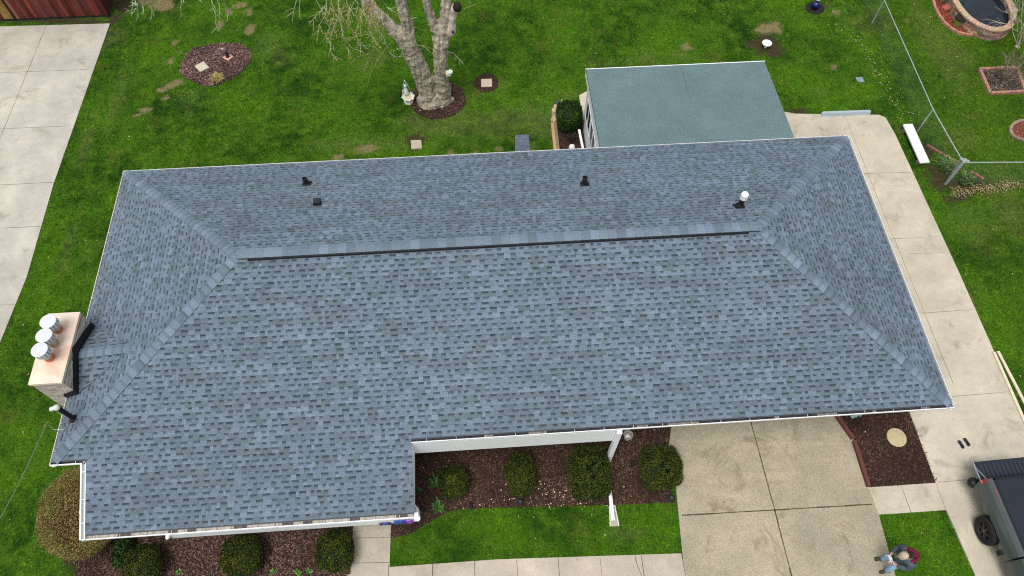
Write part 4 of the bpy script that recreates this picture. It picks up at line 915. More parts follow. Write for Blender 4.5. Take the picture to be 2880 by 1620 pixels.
# cherub fountain statue left of the tree
g_ = G(1149,284); fs = empty('angel_statue', (g_[0],g_[1],0)); fs.scale = (.82,.82,.82); tag(fs, 'white garden statue with scalloped shell basin left of the tree', 'garden statue')
b = MB(); prof = [(.24,0),(.22,.06),(.17,.14),(.24,.25),(.31,.34),(.27,.34),(.15,.29)]; wc = (.66,.66,.58)
b.lathe((.02,-.03,0), prof, 32, wc, fl=.09); b.lathe((.04,-.05,.29), [(.2,0),(.12,.012)], 20, (.58,.52,.34)); o = b.build('basin', M['vc']); o.parent = fs
b = MB(); b.lathe((-.06,.14,.35), [(.13,0),(.14,.1),(.10,.25),(.07,.38),(.045,.44),(.07,.50),(.075,.56),(.03,.62)], 14, (.70,.72,.68)); b.tube([(-.06,.14,.7),(-.22,.1,.62),(-.2,-.02,.5)], [.03,.025,.02], 8, (.7,.72,.68))
b.tube([(-.2,.05,.5),(-.15,.16,.95),(-.06,.2,1.15)], .012, 6, (.7,.74,.7)); b.tube([(.2,.0,.5),(.05,.16,.95),(-.06,.2,1.15)], .012, 6, (.7,.74,.7)); b.lathe((-.06,.2,1.12), [(.01,0),(.04,.03),(.02,.08)], 8, (.7,.74,.7))
o = b.build('figure', M['vc'], smooth=True); o.parent = fs
# bird feeder on the tree's right side
b = MB(); p = Vector(Yp(1262,203,TY-.35)); b.box(p.x-.12,p.x+.08,p.y-.1,p.y+.1,p.z-.12,p.z+.0,(.62,.55,.42)); b.lathe((p.x+.06,p.y,p.z), [(.11,0),(.10,.05),(.03,.10)], 12, (.6,.66,.55)); b.bar((p.x-.3,p.y,p.z-.08),(p.x-.1,p.y,p.z-.08),.03,.03,(.2,.16,.12))
o = b.build('bird_feeder', M['vc']); tag(o, 'small pale bird feeder fixed to the right trunk of the tree', 'bird feeder')
# blue and white windmill-like ornament at the top
g_ = G(2291,24); oe = empty('garden_ornament', (g_[0],g_[1],0)); tag(oe, 'white figure over a glossy blue ball standing on a black disc', 'garden ornament')
b = MB(); b.lathe((.0,-.0,0), [(.42,0),(.40,.03),(.1,.04)], 24, (.012,.010,.008)); o = b.build('base_disc', M['vc']); o.parent = oe
b = MB(); b.lathe((-.03,-.02,.03), [(.05,0),(.15,.07),(.19,.17),(.16,.28),(.06,.35)], 18, (.004,.006,.10)); o = b.build('globe', mat('cobalt_glaze', vc=True, rough=.1, spec=.6), smooth=True); o.parent = oe
b = MB(); b.lathe((0,.03,.38), [(.03,0),(.12,.08),(.13,.16),(.07,.27),(.05,.34),(.08,.42),(.06,.50),(.02,.53)], 14, (.8,.8,.8)); b.tube([(.06,.03,.6),(.2,.05,.75),(.22,.05,.95)], [.05,.06,.05], 8, (.8,.8,.8)); o = b.build('figure', M['vc'], smooth=True); o.parent = oe
# back bed edging: stones, timbers, pipe
q8 = lambda a, b_: (1520+a/8.05, 260+b_/8.05)
def timber(a, c_, wd, h, cc, label, name='landscape_timber', cat='timber', group=None, z=0, mt='vc'):
    A, B = G(*a, z+h/2), G(*c_, z+h/2); b = MB(); b.bar((A[0],A[1],z+h/2),(B[0],B[1],z+h/2), wd, h, cc); o = b.build(name, M[mt]); return tag(o, label, cat, group)
timber(q8(270,705), q8(340,1340), .13,.12,(.42,.29,.14), 'new yellow timber edging the back bed on its lawn side', group='timbers edging the back bed')
timber(q8(330,690), q8(405,1340), .11,.12,(.22,.16,.10), 'old grey brown timber on the bed side of the new one', group='timbers edging the back bed')
b = MB(); b.bar(G(*q8(872,845),.30), G(*q8(965,1300),.16), .09,.07,(.8,.8,.8)); o = b.build('loose_downspout', M['white']); tag(o, 'white downspout length lying in the back bed beside the addition', 'downspout')
for (a, b_, r_, cc, lb) in ((300,430,.10,(.42,.36,.25),'long pale edging stone halfway up the curve of the back bed'),(340,350,.10,(.38,.33,.22),'pale edging stone at the top bend of the back bed'),(305,520,.11,(.24,.21,.14),'brown edging stone between pale ones on the back bed'),(305,620,.12,(.42,.37,.20),'yellowish edging stone just above the timbers'),(400,275,.13,(.05,.06,.08),'dark slate stone at the tip of the back bed'),(262,640,.07,(.35,.28,.15),'small tan stone outside the timber end')):
    g_ = G(*q8(a, b_)); b = MB(); b.lathe((g_[0],g_[1],-.02), [(r_*.9,0),(r_*1.1,.05),(r_*.95,.11),(r_*.5,.14)], 9, cc, sx=.85, sy=1.5, fl=.06); o = b.build('edging_stone', M['vc']); tag(o, lb, 'stone', 'stones edging the back bed')
g_ = G(*q8(495,265)); b = MB(); b.tube([(g_[0]-.14,g_[1],.06),(g_[0],g_[1],.1),(g_[0]+.16,g_[1]+.04,.06)], [.03,.06,.02], 8, (.66,.66,.6)); b.tube([(g_[0]-.02,g_[1],.1),(g_[0]-.02,g_[1]+.1,.14)], [.03,.02], 6, (.66,.66,.6)); o = b.build('garden_figure', M['vc'], smooth=True); tag(o, 'small white animal figure beside the dark slate stone', 'garden statue')
sprig('dead_shrub', G(*q8(700,1080)), 90, .3, .3, [(.03,.022,.02),(.015,.012,.012),(.05,.04,.035)], 'dark leafless low shrub in the mulch of the back bed', 'shrub', wd=.012)
g_ = G(*q8(705,1300)); b = MB(); b.lathe((g_[0],g_[1],0), [(.08,0),(.12,.12),(.11,.22),(.05,.28)], 14, (.75,.76,.76)); o = b.build('white_globe', M['vc'], smooth=True); tag(o, 'white rounded ornament peeping past the rear eave', 'garden ornament')

# parking curb
b = MB(); A, B = G(2310,330), G(2447,325); d = Vector(B)-Vector(A); d.z = 0; ln = d.length; T = Matrix.Translation((A[0],A[1],0.034)) @ Matrix.Rotation(math.atan2(d.y,d.x),4,'Z')
vs = []; 
for (x_, i_) in ((0,.03),(.05,0),(ln-.05,0),(ln,.03)):
    vs += [(x_,0+i_,0),(x_,.20-i_,0),(x_,.15-i_*.5,.14-i_),(x_,.05+i_*.5,.14-i_)]
fs_ = [(0,1,2,3)[::-1],(12,13,14,15)] + [(i*4+j,i*4+(j+1)%4,i*4+4+(j+1)%4,i*4+4+j) for i in range(3) for j in range(4)]
b.mesh([tuple(T @ Vector(v)) for v in vs], fs_, (.34,.40,.43)); o = b.build('parking_curb', M['vc']); tag(o, 'blue grey precast parking block at the end of the side driveway', 'parking block')
# white covers on blocks
e = empty('white_bench', (28.84,11.7,0)); tag(e, 'long low white bench slab of three boards on the grass by the side driveway', 'bench')
xa, xb = 28.65, 29.02
for (y0, y1) in ((10.74,11.22),(11.227,11.72),(11.727,12.70)):
    b = MB(); b.box(xa,xb,y0,y1,.19,.25); b.build('seat_board', M['white'], e)
for yy in (10.85,12.45): b = MB(); b.box(xa+.03,xb-.03,yy,yy+.16,0,.19,(.2,.17,.16)); b.build('leg', M['vc'], e)
# lumber
def plank(a, c_, lb):
    A, B = G(*a,.09), G(*c_,.09); b = MB(); b.bar((A[0],A[1],.06),(B[0],B[1],.06), .09,.045,(.62,.55,.40)); o = b.build('wooden_plank', M['vc']); tag(o, lb, 'plank', 'planks beside the side driveway')
plank((2797,990),(2930,1290),'pale new plank lying right at the driveway edge'); plank((2808,987),(2955,1270),'pale new plank on the grass side of the other one')

# fence
fence = empty('chain_link_fence', (29.45,9.86,0)); tag(fence, 'galvanised chain link fence with corner post between the two back yards', 'fence')
FH = 1.25
FP = [Vector((29.60,26,0)), Vector((29.43,18.8,0)), Vector((29.27,12.5,0)), Vector((29.45,9.86,0))]; FR = [FP[-1], Vector((31.7,9.73,0)), Vector((34.4,9.6,0)), Vector((37,9.5,0))]
zv = Vector((0,0,1))
def post(p, r_, h): b = MB(); b.lathe(p, [(r_,-.05),(r_,h),(r_*.6,h+.03)], 12, (.4,.44,.44)); b.build('post', M['galv'], fence)
for p in FP[:3]: post(p, .032, FH+.03)
post(FP[3], .06, FH+.06)
for p in FR[2:]: post(p, .032, FH+.03)
b = MB(); p = FP[3]; b.bar(p+zv*.03+Vector((0.03,.05,0)), p+zv*1.2+Vector((.05,.22,0)), .05,.05); b.bar(p+zv*1.2+Vector((0,-.02,0)), p+zv*1.2+Vector((.2,.22,0)), .05,.03); b.bar(p+zv*1.22+Vector((-.02,.25,0)), p+zv*1.22+Vector((.26,.05,0)), .10,.02); b.build('corner_bracket', M['galv'], fence)
for run in (FP, FR):
    for i in range(len(run)-1):
        b = MB(); b.tube([run[i]+zv*FH, run[i+1]+zv*FH], .022, 8); b.build('rail', M['galv'], fence)
b = MB(); wr = .0010
for run in (FP, FR):
    for i in range(len(run)-1):
        a, c_ = run[i], run[i+1]; d = c_-a; ln = d.length; d.normalize(); k = -FH
        if a.y > 20 and c_.y > 20: continue
        while k < ln:
            for s_ in (1,-1):
                t0, t1 = (k, k+FH) if s_ > 0 else (k+FH, k); z0, z1 = .03, FH
                if t0 < 0: z0 = .03+(0-t0)*1; t0 = 0
                if t1 < 0: z1 = FH-(0-t1); t1 = 0
                if t0 > ln: z0 = .03+(t0-ln); t0 = ln
                if t1 > ln: z1 = FH-(t1-ln); t1 = ln
                if z1-z0 > .03: b.tube([a+d*t0+zv*z0, a+d*t1+zv*z1], wr, 3, cap=False)
            k += .085
b.build('mesh', mat('dull_wire', (.16,.19,.17), .6), fence)

# pond and neighbours' beds
pond = empty('brick_pond', (34.4,19.25,0)); tag(pond, 'raised oval pond with weathered brick wall and dark water', 'pond')
PC = (34.38,19.25); PR = (1.27,1.83)
def brickc():
    f = random.uniform(.75,1.15); return random.choice([(.36*f,.20*f,.14*f),(.42*f,.27*f,.19*f),(.30*f,.16*f,.12*f),(.34*f,.25*f,.19*f),(.24*f,.19*f,.16*f)])
b = MB()
def ring(mb, z0, z1, r_off, wd, n, jit=.0, tancol=None, ph=0):
    for i in range(n):
        a0, a1 = 2*math.pi*(i+ph)/n, 2*math.pi*(i+ph+.93)/n; o_ = random.uniform(-jit, jit); c = tancol() if tancol else brickc(); q = []
        for (rr) in (r_off+o_, r_off-wd+o_):
            for a in (a0, (a0+a1)/2, a1): q.append((PC[0]+(PR[0]+rr)*math.cos(a), PC[1]+(PR[1]+rr)*math.sin(a)))
        pl = [q[0],q[1],q[2],q[5],q[4],q[3]]; mb.prism(pl, z0, z1, c)
for k in range(4): ring(b, k*.118, k*.118+.108, .02-(k%2)*.015, .2, 34, .015, ph=.5*(k%2))
b.build('wall', M['brick'], pond)
b = MB(); ring(b, .475, .54, .03, .26, 62, .008, lambda: tuple(q*random.uniform(.85,1.12) for q in (.47,.33,.22))); b.build('coping', M['brick'], pond)
b = MB(); n = 48; b.prism([(PC[0]+(PR[0]-.18)*math.cos(2*math.pi*i/n), PC[1]+(PR[1]-.18)*math.sin(2*math.pi*i/n)) for i in range(n)], .02, .30); b.build('water', M['water'], pond)
b = MB(); g_ = G(2859,60,.6); b.lathe((g_[0],g_[1],.54), [(.10,0),(.12,.02),(.12,.12),(.08,.12),(.07,.05,(.01,.01,.01))], 16, (.22,.16,.11)); b.build('spout', M['vc'], pond)
# curved edging of the planter
cpts = [Vector((p[0],p[1],0)) for p in [(33.3,20.7),(32.85,20.5),(32.66,20.1),(32.57,19.6),(32.56,19.1),(32.62,18.65),(32.75,18.3),(32.96,17.98),(33.25,17.82),(33.6,17.74)]]
ed = MB()
for i in range(len(cpts)-1):
    a, c_ = cpts[i], cpts[i+1]; n = max(1, int((c_-a).length/.2))
    for k in range(n):
        p0, p1 = a.lerp(c_, k/n), a.lerp(c_, (k+.93)/n); ed.bar(p0+zv*.05, p1+zv*.05, .10,.11, tuple(q*random.uniform(.8,1.1) for q in (.44,.21,.145)))
o = ed.build('brick_edging', M['brick']); tag(o, 'curved salmon brick edging left of the raised pond', 'edging')
def pot(px, py, r_, h, cc, lb, soil=(.03,.022,.016)):
    g_ = G(px, py, 0); e = empty('plant_pot', (g_[0],g_[1],.03)); tag(e, lb, 'plant pot', 'pots beside the pond')
    b = MB(); b.lathe((0,0,0), [(r_*.72,0),(r_*.95,h*.7,(.03,.035,.03)),(r_*1.02,h*.72,(.03,.035,.03)),(r_*1.04,h,(.03,.035,.03)),(r_*.92,h,(.03,.035,.03)),(r_*.9,h-.05,(.03,.035,.03))], 24, cc); o = b.build('pot', M['vc']); o.parent = e
    b = MB(); b.lathe((0,0,h-.06), [(r_*.88,0),(r_*.6,.015)], 20, soil); o = b.build('soil', M['mulch']); o.parent = e
    return e
pot(2691,70,.24,.42,(.20,.27,.04),'green pot with black rim and bare soil below the brick stack')
pot(2651,2,.23,.30,(.24,.30,.06),'olive green pot at the very top of the planter')
g_ = G(2661,30); e = empty('brick_stack', (g_[0],g_[1],.03), .45); tag(e, 'small stack of red bricks between the two green pots', 'brick stack')
for k in range(3):
    for j in range(3): b = MB(); b.box(-.30+j*.2,-.11+j*.2,-.14,.14,k*.075,k*.075+.068,(.38*random.uniform(.8,1.1),.10,.07)); o = b.build('brick', M['brick']); o.parent = e
g_ = G(2683,22); e = empty('planter_trough', (g_[0],g_[1],.03), -.9); tag(e, 'dark teal plastic trough leaning beside the brick stack', 'planter')
b = MB(); b.box(-.35,.35,-.13,-.11,0,.32,(.02,.09,.085)); b.box(-.35,.35,.11,.13,0,.32,(.02,.09,.085)); b.box(-.37,-.35,-.13,.13,0,.32,(.03,.12,.11)); b.box(.35,.37,-.13,.13,0,.32,(.03,.12,.11)); b.box(-.349,.349,-.109,.109,0,.22,(.015,.05,.045)); o = b.build('tub', M['vcplain']); o.parent = e
# square brick bed with bare shrub
sq = [Vector((p[0],p[1],0)) for p in M_SQ]; b = MB()
for i in range(4):
    a, c_ = sq[i], sq[(i+1) % 4]; n = int((c_-a).length/.21)
    for k in range(n): b.bar(a.lerp(c_, k/n)+zv*.06, a.lerp(c_, (k+.92)/n)+zv*.06, .12+random.uniform(-.01,.01), .13, tuple(q*random.uniform(.75,1.1) for q in (.36,.20,.145)))
o = b.build('brick_edging', M['brick']); tag(o, 'square frame of red brick edging around the bare bush', 'edging')
def bare_shrub(c, n, h, sp, lb, lean=(0,0), name='bare_shrub', cc=(.22,.18,.12)):
    e = empty(name, (c[0],c[1],0)); tag(e, lb, 'shrub'); b = MB()
    def br(p, d, l, r_, dep):
        m_ = p+d*l*.5+Vector([random.uniform(-.05,.05)*l for _ in range(3)]); q = p+d*l; b.tube([p, m_, q], [r_, r_*.85, r_*.7], 5, cc, cap=False)
        if dep: 
            for _ in range(3): br(q if random.random() < .6 else m_, (d+Vector([random.uniform(-.6,.6) for _ in range(3)])).normalized(), l*random.uniform(.5,.8), r_*.6, dep-1)
    for i in range(n):
        a = 2*math.pi*i/n+random.uniform(-.3,.3); d = Vector((math.cos(a)*sp+lean[0], math.sin(a)*sp+lean[1], 1)).normalized(); br(Vector((random.uniform(-.08,.08),random.uniform(-.08,.08),0)), d, h*random.uniform(.35,.5), .022, 3)
    o = b.build('branches', M['twig']); o.parent = e
    b = MB(); b.lathe((0,0,-.02), [(.12,0),(.09,.06),(.03,.10)], 10, cc); o = b.build('stump', M['twig']); o.parent = e
bare_shrub(G(2820,234), 9, 1.5, .38, 'bare many stemmed bush in the square brick bed', (.12,.05))
bare_shrub((35.3,17.0), 5, 2.6, .4, 'leafless sapling with pale twigs reaching over the pond', (-.45,.15), 'sapling', (.42,.38,.27))
bare_shrub((36.2,19.3), 5, 2.8, .4, 'leafless sapling right of the pond with pale branches over the water', (-.5,.0), 'sapling', (.45,.42,.32))
b = MB(); rr = [Vector((p[0],p[1],0)) for p in M_RND]
for i in range(len(rr)):
    a, c_ = rr[i], rr[(i+1) % len(rr)]; 
    for k in range(2): b.bar(a.lerp(c_, k/2)+zv*.04, a.lerp(c_, (k+.88)/2)+zv*.04, .12,.10, tuple(q*random.uniform(.7,1.1) for q in (.30,.22,.16)))
o = b.build('brick_edging', M['brick']); tag(o, 'ring of small weathered bricks round the red mulch bed at the right edge', 'edging')
for (pa, pb, lb) in (((2606,409),(2650,436),'row of half buried bricks next to the white bench'),((2652,438),(2699,461),'row of half buried bricks left of the fence corner'),((2728,484),(2766,506),'row of half buried bricks right of the fence corner')):
    A, B = Vector(G(*pa)), Vector(G(*pb)); b = MB(); n = int((B-A).length/.16)
    for k in range(n): b.bar(A.lerp(B, k/n)+zv*.03, A.lerp(B, (k+.9)/n)+zv*.03, .11+random.uniform(-.02,.02),.08, tuple(q*random.uniform(.7,1.1) for q in (.27,.12,.09)))
    o = b.build('brick_edging', M['brick']); tag(o, lb, 'edging')

# red board edging between driveway and right bed
bd = MB(); pts = [G(2350,1165,.1), G(2399,1234,.1), G(2402,1240,.1), G(2443,1368,.1)]
for i, j in ((0,1),(2,3)): bd.bar((pts[i][0],pts[i][1],.08),(pts[j][0],pts[j][1],.08), .10,.17,(.115,.040,.032))
o = bd.build('board_edging', M['vc']); tag(o, 'dark red painted board edging along the right side of the front driveway', 'edging')
b = MB(); g_ = G(2409,1168,.1)
for k in range(7): b.lathe((g_[0]+random.uniform(-.14,.14),g_[1]+random.uniform(-.05,.07),.02), [(.03,0),(.07,.05),(.05,.11),(.01,.14)], 7, (.22+random.uniform(-.05,.1),.42,.38), fl=.2)
o = b.build('hose_coil', M['vcplain']); tag(o, 'crumpled pale teal plastic in the dark bed just below the gutter', 'plastic')
# shoes
def shoe(px, py, rz, lb, sole):
    g_ = G(px, py, .08); e = empty('shoe', (g_[0],g_[1],.034), rz); tag(e, lb, 'shoe', 'shoes standing on the side driveway')
    def out(s_, z): return [(x_*s_*1.0, y_*s_, z) for x_, y_ in ((-.14,-.035),(-.10,-.05),(0,-.045),(.08,-.055),(.13,-.04),(.15,0),(.13,.035),(.08,.05),(0,.04),(-.10,.045),(-.14,.03))]
    b = MB(); L0, L1 = out(1.06,0), out(1.04,.028); n = len(L0); b.mesh(L0+L1, [tuple(range(n))[::-1], tuple(range(n,2*n))]+[(i,(i+1)%n,n+(i+1)%n,n+i) for i in range(n)], sole); o = b.build('sole', M['vc']); o.parent = e
    L1, L2, L3 = out(.98,.028), out(.9,.06), [(x_*.72-.03 if x_ > 0 else x_*.9, y_*.62, .085 if x_ < .05 else .07) for x_, y_, _ in out(1,0)]
    b = MB(); b.mesh(L1+L2+L3, [(i,(i+1)%n,n+(i+1)%n,n+i) for i in range(n)]+[(n+i,n+(i+1)%n,2*n+(i+1)%n,2*n+i) for i in range(n)]+[tuple(range(2*n,3*n))], (.03,.026,.035)); b.box(-.10,-.0,-.022,.022,.084,.0875,(.006,.006,.008)); o = b.build('upper', M['cloth']); o.parent = e
shoe(2703,1250, 1.78, 'left dark canvas shoe, with broad pale sole edge', (.6,.6,.58)); shoe(2719,1243, 1.82, 'right dark canvas shoe, slightly further from the truck', (.5,.5,.5))

# downspout extension and splash block on the front lawn
b = MB(); A, B = G(1709,1330,.1), G(1724,1464,.09); b.bar((A[0],A[1],.14),(B[0],B[1],.09), .10,.07); o = b.build('downspout_extension', M['white']); tag(o, 'long white downspout extension running from the squarish shrub into the lawn', 'downspout')
sbx = [G(1713,1424),G(1728,1423),G(1740,1480),G(1716,1481)]; b = MB(); A, B, C2, D = [Vector((p[0],p[1],0)) for p in sbx]
b.prism([A[:2],D[:2],C2[:2],B[:2]], .0,.03,(.38,.36,.31))
for p0, p1 in ((A,D),(B,C2)): b.bar(p0+zv*.04, p1+zv*.03, .03,.07,(.62,.61,.57))
b.bar(A+zv*.04, B+zv*.04, .03,.07,(.62,.61,.57)); o = b.build('splash_block', M['vc']); tag(o, 'pale splash block under the end of the downspout extension', 'splash block')
# bucket dish with white rag, and white tub under the eave
g_ = G(1767,1224,.25); e = empty('white_bucket', (g_[0],g_[1],0)); tag(e, 'round pale bucket holding a white rag, on mulch right of the white post', 'bucket')
b = MB(); b.lathe((0,0,.012), [(.11,0),(.145,.26),(.15,.27),(.135,.27),(.12,.10),(.05,.09)], 28, (.50,.46,.43)); o = b.build('pail', M['vc']); o.parent = e
b = MB()
for k in range(6): b.lathe((random.uniform(-.05,.05),random.uniform(-.05,.05),.12), [(.02,0),(.05,.04),(.045,.09),(.015,.12)], 7, (.78,.78,.76), fl=.25)
o = b.build('rag', M['vc']); o.parent = e
g_ = G(1738,1212,.1); e = empty('splash_tray', (g_[0],g_[1],0), .8); tag(e, 'grey square tray half hidden under the eave beside the white post', 'tray')
b = MB(); b.box(-.17,.17,-.17,.17,.012,.03,(.10,.09,.085)); b.box(-.17,.17,-.17,-.145,.03,.09,(.26,.24,.22)); b.box(-.17,-.145,-.145,.17,.03,.09,(.26,.24,.22)); b.box(.145,.17,-.145,.17,.03,.09,(.26,.24,.22)); o = b.build('tray', M['vc']); o.parent = e
b = MB(); b.tube([(-.12,.1,.12),(-.08,-.08,.14),(.08,-.1,.14),(.12,.1,.12)], .03, 8, (.78,.79,.79)); o = b.build('pipe_elbow', M['vc'], smooth=True); o.parent = e
# garden lights
def plight(px, py, lb, z=.2):
    g_ = G(px, py, z); e = empty('path_light', (g_[0],g_[1],0)); tag(e, lb, 'path light', 'black path lights in the front beds')
    b = MB(); b.lathe((0,0,0), [(.018,0),(.015,z-.03)], 8, (.012,.012,.013)); o = b.build('stake', M['vc']); o.parent = e
    b = MB(); b.lathe((0,0,z-.04), [(.05,0),(.095,.02),(.10,.04),(.075,.055),(.07,.048),(.045,.06,(.05,.06,.065)),(.01,.066,(.05,.06,.065))], 18, (.014,.014,.016)); o = b.build('lamp_head', M['vc']); o.parent = e
    return e
e = plight(1182,1441,'round black path light beside the lower right roof corner')
plight(1463,1411,'round black path light below the narrow oval shrub'); plight(1889,1400,'round black path light at the driveway corner of the bed')
def spot(px, py, lb, rz):
    g_ = G(px, py, .1); e = empty('spot_light', (g_[0],g_[1],0), rz); tag(e, lb, 'spot light', 'black spot lights in the front bed')
    b = MB(); b.lathe((0,0,0), [(.03,0),(.02,.08)], 8, (.012,.012,.013)); o = b.build('stake', M['vc']); o.parent = e
    b = MB(); b.tube([(-.07,0,.09),(.05,0,.15),(.08,0,.165)], [.045,.055,.06], 12, (.012,.013,.015)); b.box(-.02,.02,-.06,.06,.08,.10,(.02,.022,.025)); o = b.build('lamp_head', M['vc']); o.parent = e
spot(1323,1422,'black spot light at the front edge of the bed below the smallest shrub', 1.7); spot(1779,1306,'black spot light between the two squarish shrubs', 1.4)
# ornaments hanging under the lower gutter
def orn(x0, x1, z0, z1, cols, lb, name='hanging_ornament'):
    b = MB(); n = 9
    for i in range(n):
        xa, xb = x0+(x1-x0)*i/n, x0+(x1-x0)*(i+1)/n; ya = -EXT-.03-.006*math.sin(i*1.9); yb = -EXT-.03-.006*math.sin((i+1)*1.9); c = cols[i*len(cols)//n]
        za = z1-.02*math.sin(i*2.2)
        b.mesh([(xa,ya,z0),(xb,yb,z0),(xb,yb,za),(xa,ya,za)], [(0,1,2,3)], c); b.mesh([(xa,ya+.02,z0),(xb,yb+.02,z0),(xb,yb+.02,za),(xa,ya+.02,za)], [(3,2,1,0)], c)
        b.mesh([(xa,ya,za),(xb,yb,za),(xb,yb+.02,za),(xa,ya+.02,za)], [(0,1,2,3)], tuple(v*1.4 for v in c))
        b.mesh([(xa,ya,z0),(xb,yb,z0),(xb,yb+.02,z0),(xa,ya+.02,z0)], [(3,2,1,0)], c)
    o = b.build(name, M['vcplain']); tag(o, lb, 'wall ornament')
orn(8.90,9.40,1.80,2.14,[(.02,.12,.42),(.03,.10,.38),(.05,.04,.30),(.25,.10,.42),(.30,.08,.40)],'blue to purple wavy ornament hanging at the right end of the lower beam')
orn(8.50,8.80,1.80,1.98,[(.02,.02,.16),(.05,.05,.35),(.02,.02,.14)],'small dark blue ornament left of the blue and purple one')

# fallen leaves
def leaves():
    n = 520; P = np.column_stack([rng.uniform(-9, 38, n), rng.uniform(-4.5, 22, n)]); keep = np.ones(n, bool)
    for pl in [HOUSE, LD]: keep &= ~inpoly(P, pl)
    keep &= ~((P[:,0] > 15.7) & (P[:,0] < 24) & (P[:,1] > 9) & (P[:,1] < 15.6))
    P = P[keep]; P = P[rng.random(len(P)) < .8]
    ex = []
    A, B = G(2400,95), G(2560,340)
    for _ in range(120): t_ = random.random(); ex.append((A[0]+(B[0]-A[0])*t_+random.gauss(0,.25), A[1]+(B[1]-A[1])*t_+random.gauss(0,.3)))
    for _ in range(150): g2 = G(random.gauss(1540,110), random.gauss(1390,28)); ex.append((g2[0],g2[1]))
    A, B = G(2680,545), G(2875,518)
    nlit = len(ex)
    for _ in range(900): t_ = random.random(); ex.append((A[0]+(B[0]-A[0])*t_+random.gauss(0,.12), A[1]+(B[1]-A[1])*t_+random.gauss(0,.13)))
    P = np.vstack([P, np.array(ex)]); n = len(P); Pz = np.column_stack([P, rng.uniform(.045,.075,n)])
    Cq = np.array([(.50,.45,.32),(.42,.33,.19),(.30,.19,.10),(.60,.57,.45),(.45,.36,.16)])[rng.integers(0,5,n)]
    k_ = n-900; Cq[k_:] = np.array([(.36,.27,.14),(.24,.16,.08),(.14,.09,.05),(.42,.34,.20)])[rng.integers(0,4,900)]*rng.uniform(.6,1.2,(900,1))
    V = leaves_on(Pz, np.tile([0,0,1.], (n,1)), .026, Cq, .35, .7)
    tag(quads_object('fallen_leaves', V, Cq, M['leafy']), 'pale dry leaves scattered over the lawns and along the fence', 'leaves', kind='stuff')
leaves()

# ---------------------------------------------------------------- pickup truck
tr = empty('pickup_truck', (26.68,-4.3,.034), 0.03); tag(tr, 'grey pickup with lowered tailgate and black bed cover on the side driveway', 'pickup truck')
def addp(mb, name, mt, par=None, smooth=False, bev=0):
    o = mb.build(name, mt, None, smooth); o.parent = par if par is not None else tr
    if bev: md = o.modifiers.new('b', 'BEVEL'); md.width = bev; md.segments = 3; md.limit_method = 'ANGLE'
    return o
HW = .94     # half width of body
yR = 2.75    # rear end of the bed in truck coordinates (rear is +y)
# bed sides: profile swept along y
def side_profile(y):  # (x outwards, z) bottom to top
    fl = math.exp(-((y-1.50)/.52)**2)*.07
    return [(HW-.05,.50),(HW+fl*.6,.60),(HW+.015+fl,.85),(HW-.0+fl*.6,1.08),(HW-.04,1.22),(HW-.10,1.29),(HW-.20,1.30),(HW-.20,1.20)]
def body_side(sg, y0, y1, name, par=None):
    b = MB(); n = 44; rows = []; ywh, rw = 1.50, .50
    for i in range(n+1):
        y = y0+(y1-y0)*i/n; pr = side_profile(y); zc = -9
        if abs(y-ywh) < rw: zc = .40+math.sqrt(rw*rw-(y-ywh)**2)
        rows.append([(sg*x, y, max(z, zc if k < 4 else z)) for k, (x, z) in enumerate(pr)])
    for i in range(n):
        for k in range(len(rows[0])-1):
            q = [rows[i][k], rows[i+1][k], rows[i+1][k+1], rows[i][k+1]]; b.face(q if sg > 0 else q[::-1])
    b.face(rows[-1]); b.face(rows[0][::-1]); return addp(b, name, M['paint'], par, True)
body_side(-1, .62, yR, 'bed_side'); body_side(1, .62, yR, 'bed_side')
b = MB(); b.box(-HW+.2,HW-.2,.64,yR-.02,1.27,1.31); 
addp(b, 'bed_cover', M['tonneau'], bev=.01)
b = MB(); 
for sg in (-1,1): b.box(sg*(HW-.21)-.03,sg*(HW-.21)+.03,.63,yR,1.295,1.325)
b.box(-HW+.18,HW-.18,yR-.06,yR,1.295,1.325); addp(b, 'cover_rail', M['black'], bev=.008)
b = MB(); b.box(-HW+.22,HW-.22,.64,yR,.62,.68); b.box(-HW+.15,HW-.15,.62,.66,.62,1.27); addp(b, 'bed_floor', M['tonneau'])
# lowered tailgate with ribs
b = MB(); b.box(-HW+.15,HW-.15,yR+.03,yR+.62,.78,.83); tg = addp(b, 'tailgate', M['tonneau'], bev=.012)
b = MB()
for i in range(11): x_ = -HW+.28+i*.13; b.box(x_,x_+.055,yR+.08,yR+.54,.83,.842)
addp(b, 'tailgate_liner', mat('ribbed_bedliner', (.03,.036,.05), .8), tg)
b = MB()
for sg in (-1,1): b.bar((sg*(HW-.13),yR+.0,1.12),(sg*(HW-.15),yR+.45,.82),.02,.02,(.3,.34,.4)); b.bar((sg*(HW-.14),yR+.02,.80),(sg*(HW-.14),yR+.62,.80),.03,.05,(.3,.34,.38))
addp(b, 'tailgate_stay', M['vcplain'], tg)
for sg in (-1,1):
    b = MB(); b.box(sg*(HW-.08)-.085,sg*(HW-.08)+.095,yR-.09,yR+.03,.86,1.21,(.26,.012,.010)); b.box(sg*(HW-.08)-.087,sg*(HW-.08)+.097,yR-.06,yR+.034,1.02,1.07,(.6,.45,.42)); addp(b, 'tail_light', mat('red_lens', vc=True, rough=.2, spec=.5), bev=.01)
b = MB(); b.box(-HW+.06,HW-.06,yR+.02,yR+.17,.48,.68); addp(b, 'rear_bumper', M['black'], bev=.03)
b = MB()
for sg in (-1,1): b.lathe((sg*(HW-.06),yR+.09,.46), [(.13,0),(.15,.08),(.15,.16),(.10,.24)], 14)
addp(b, 'bumper_end', M['black'], smooth=True)
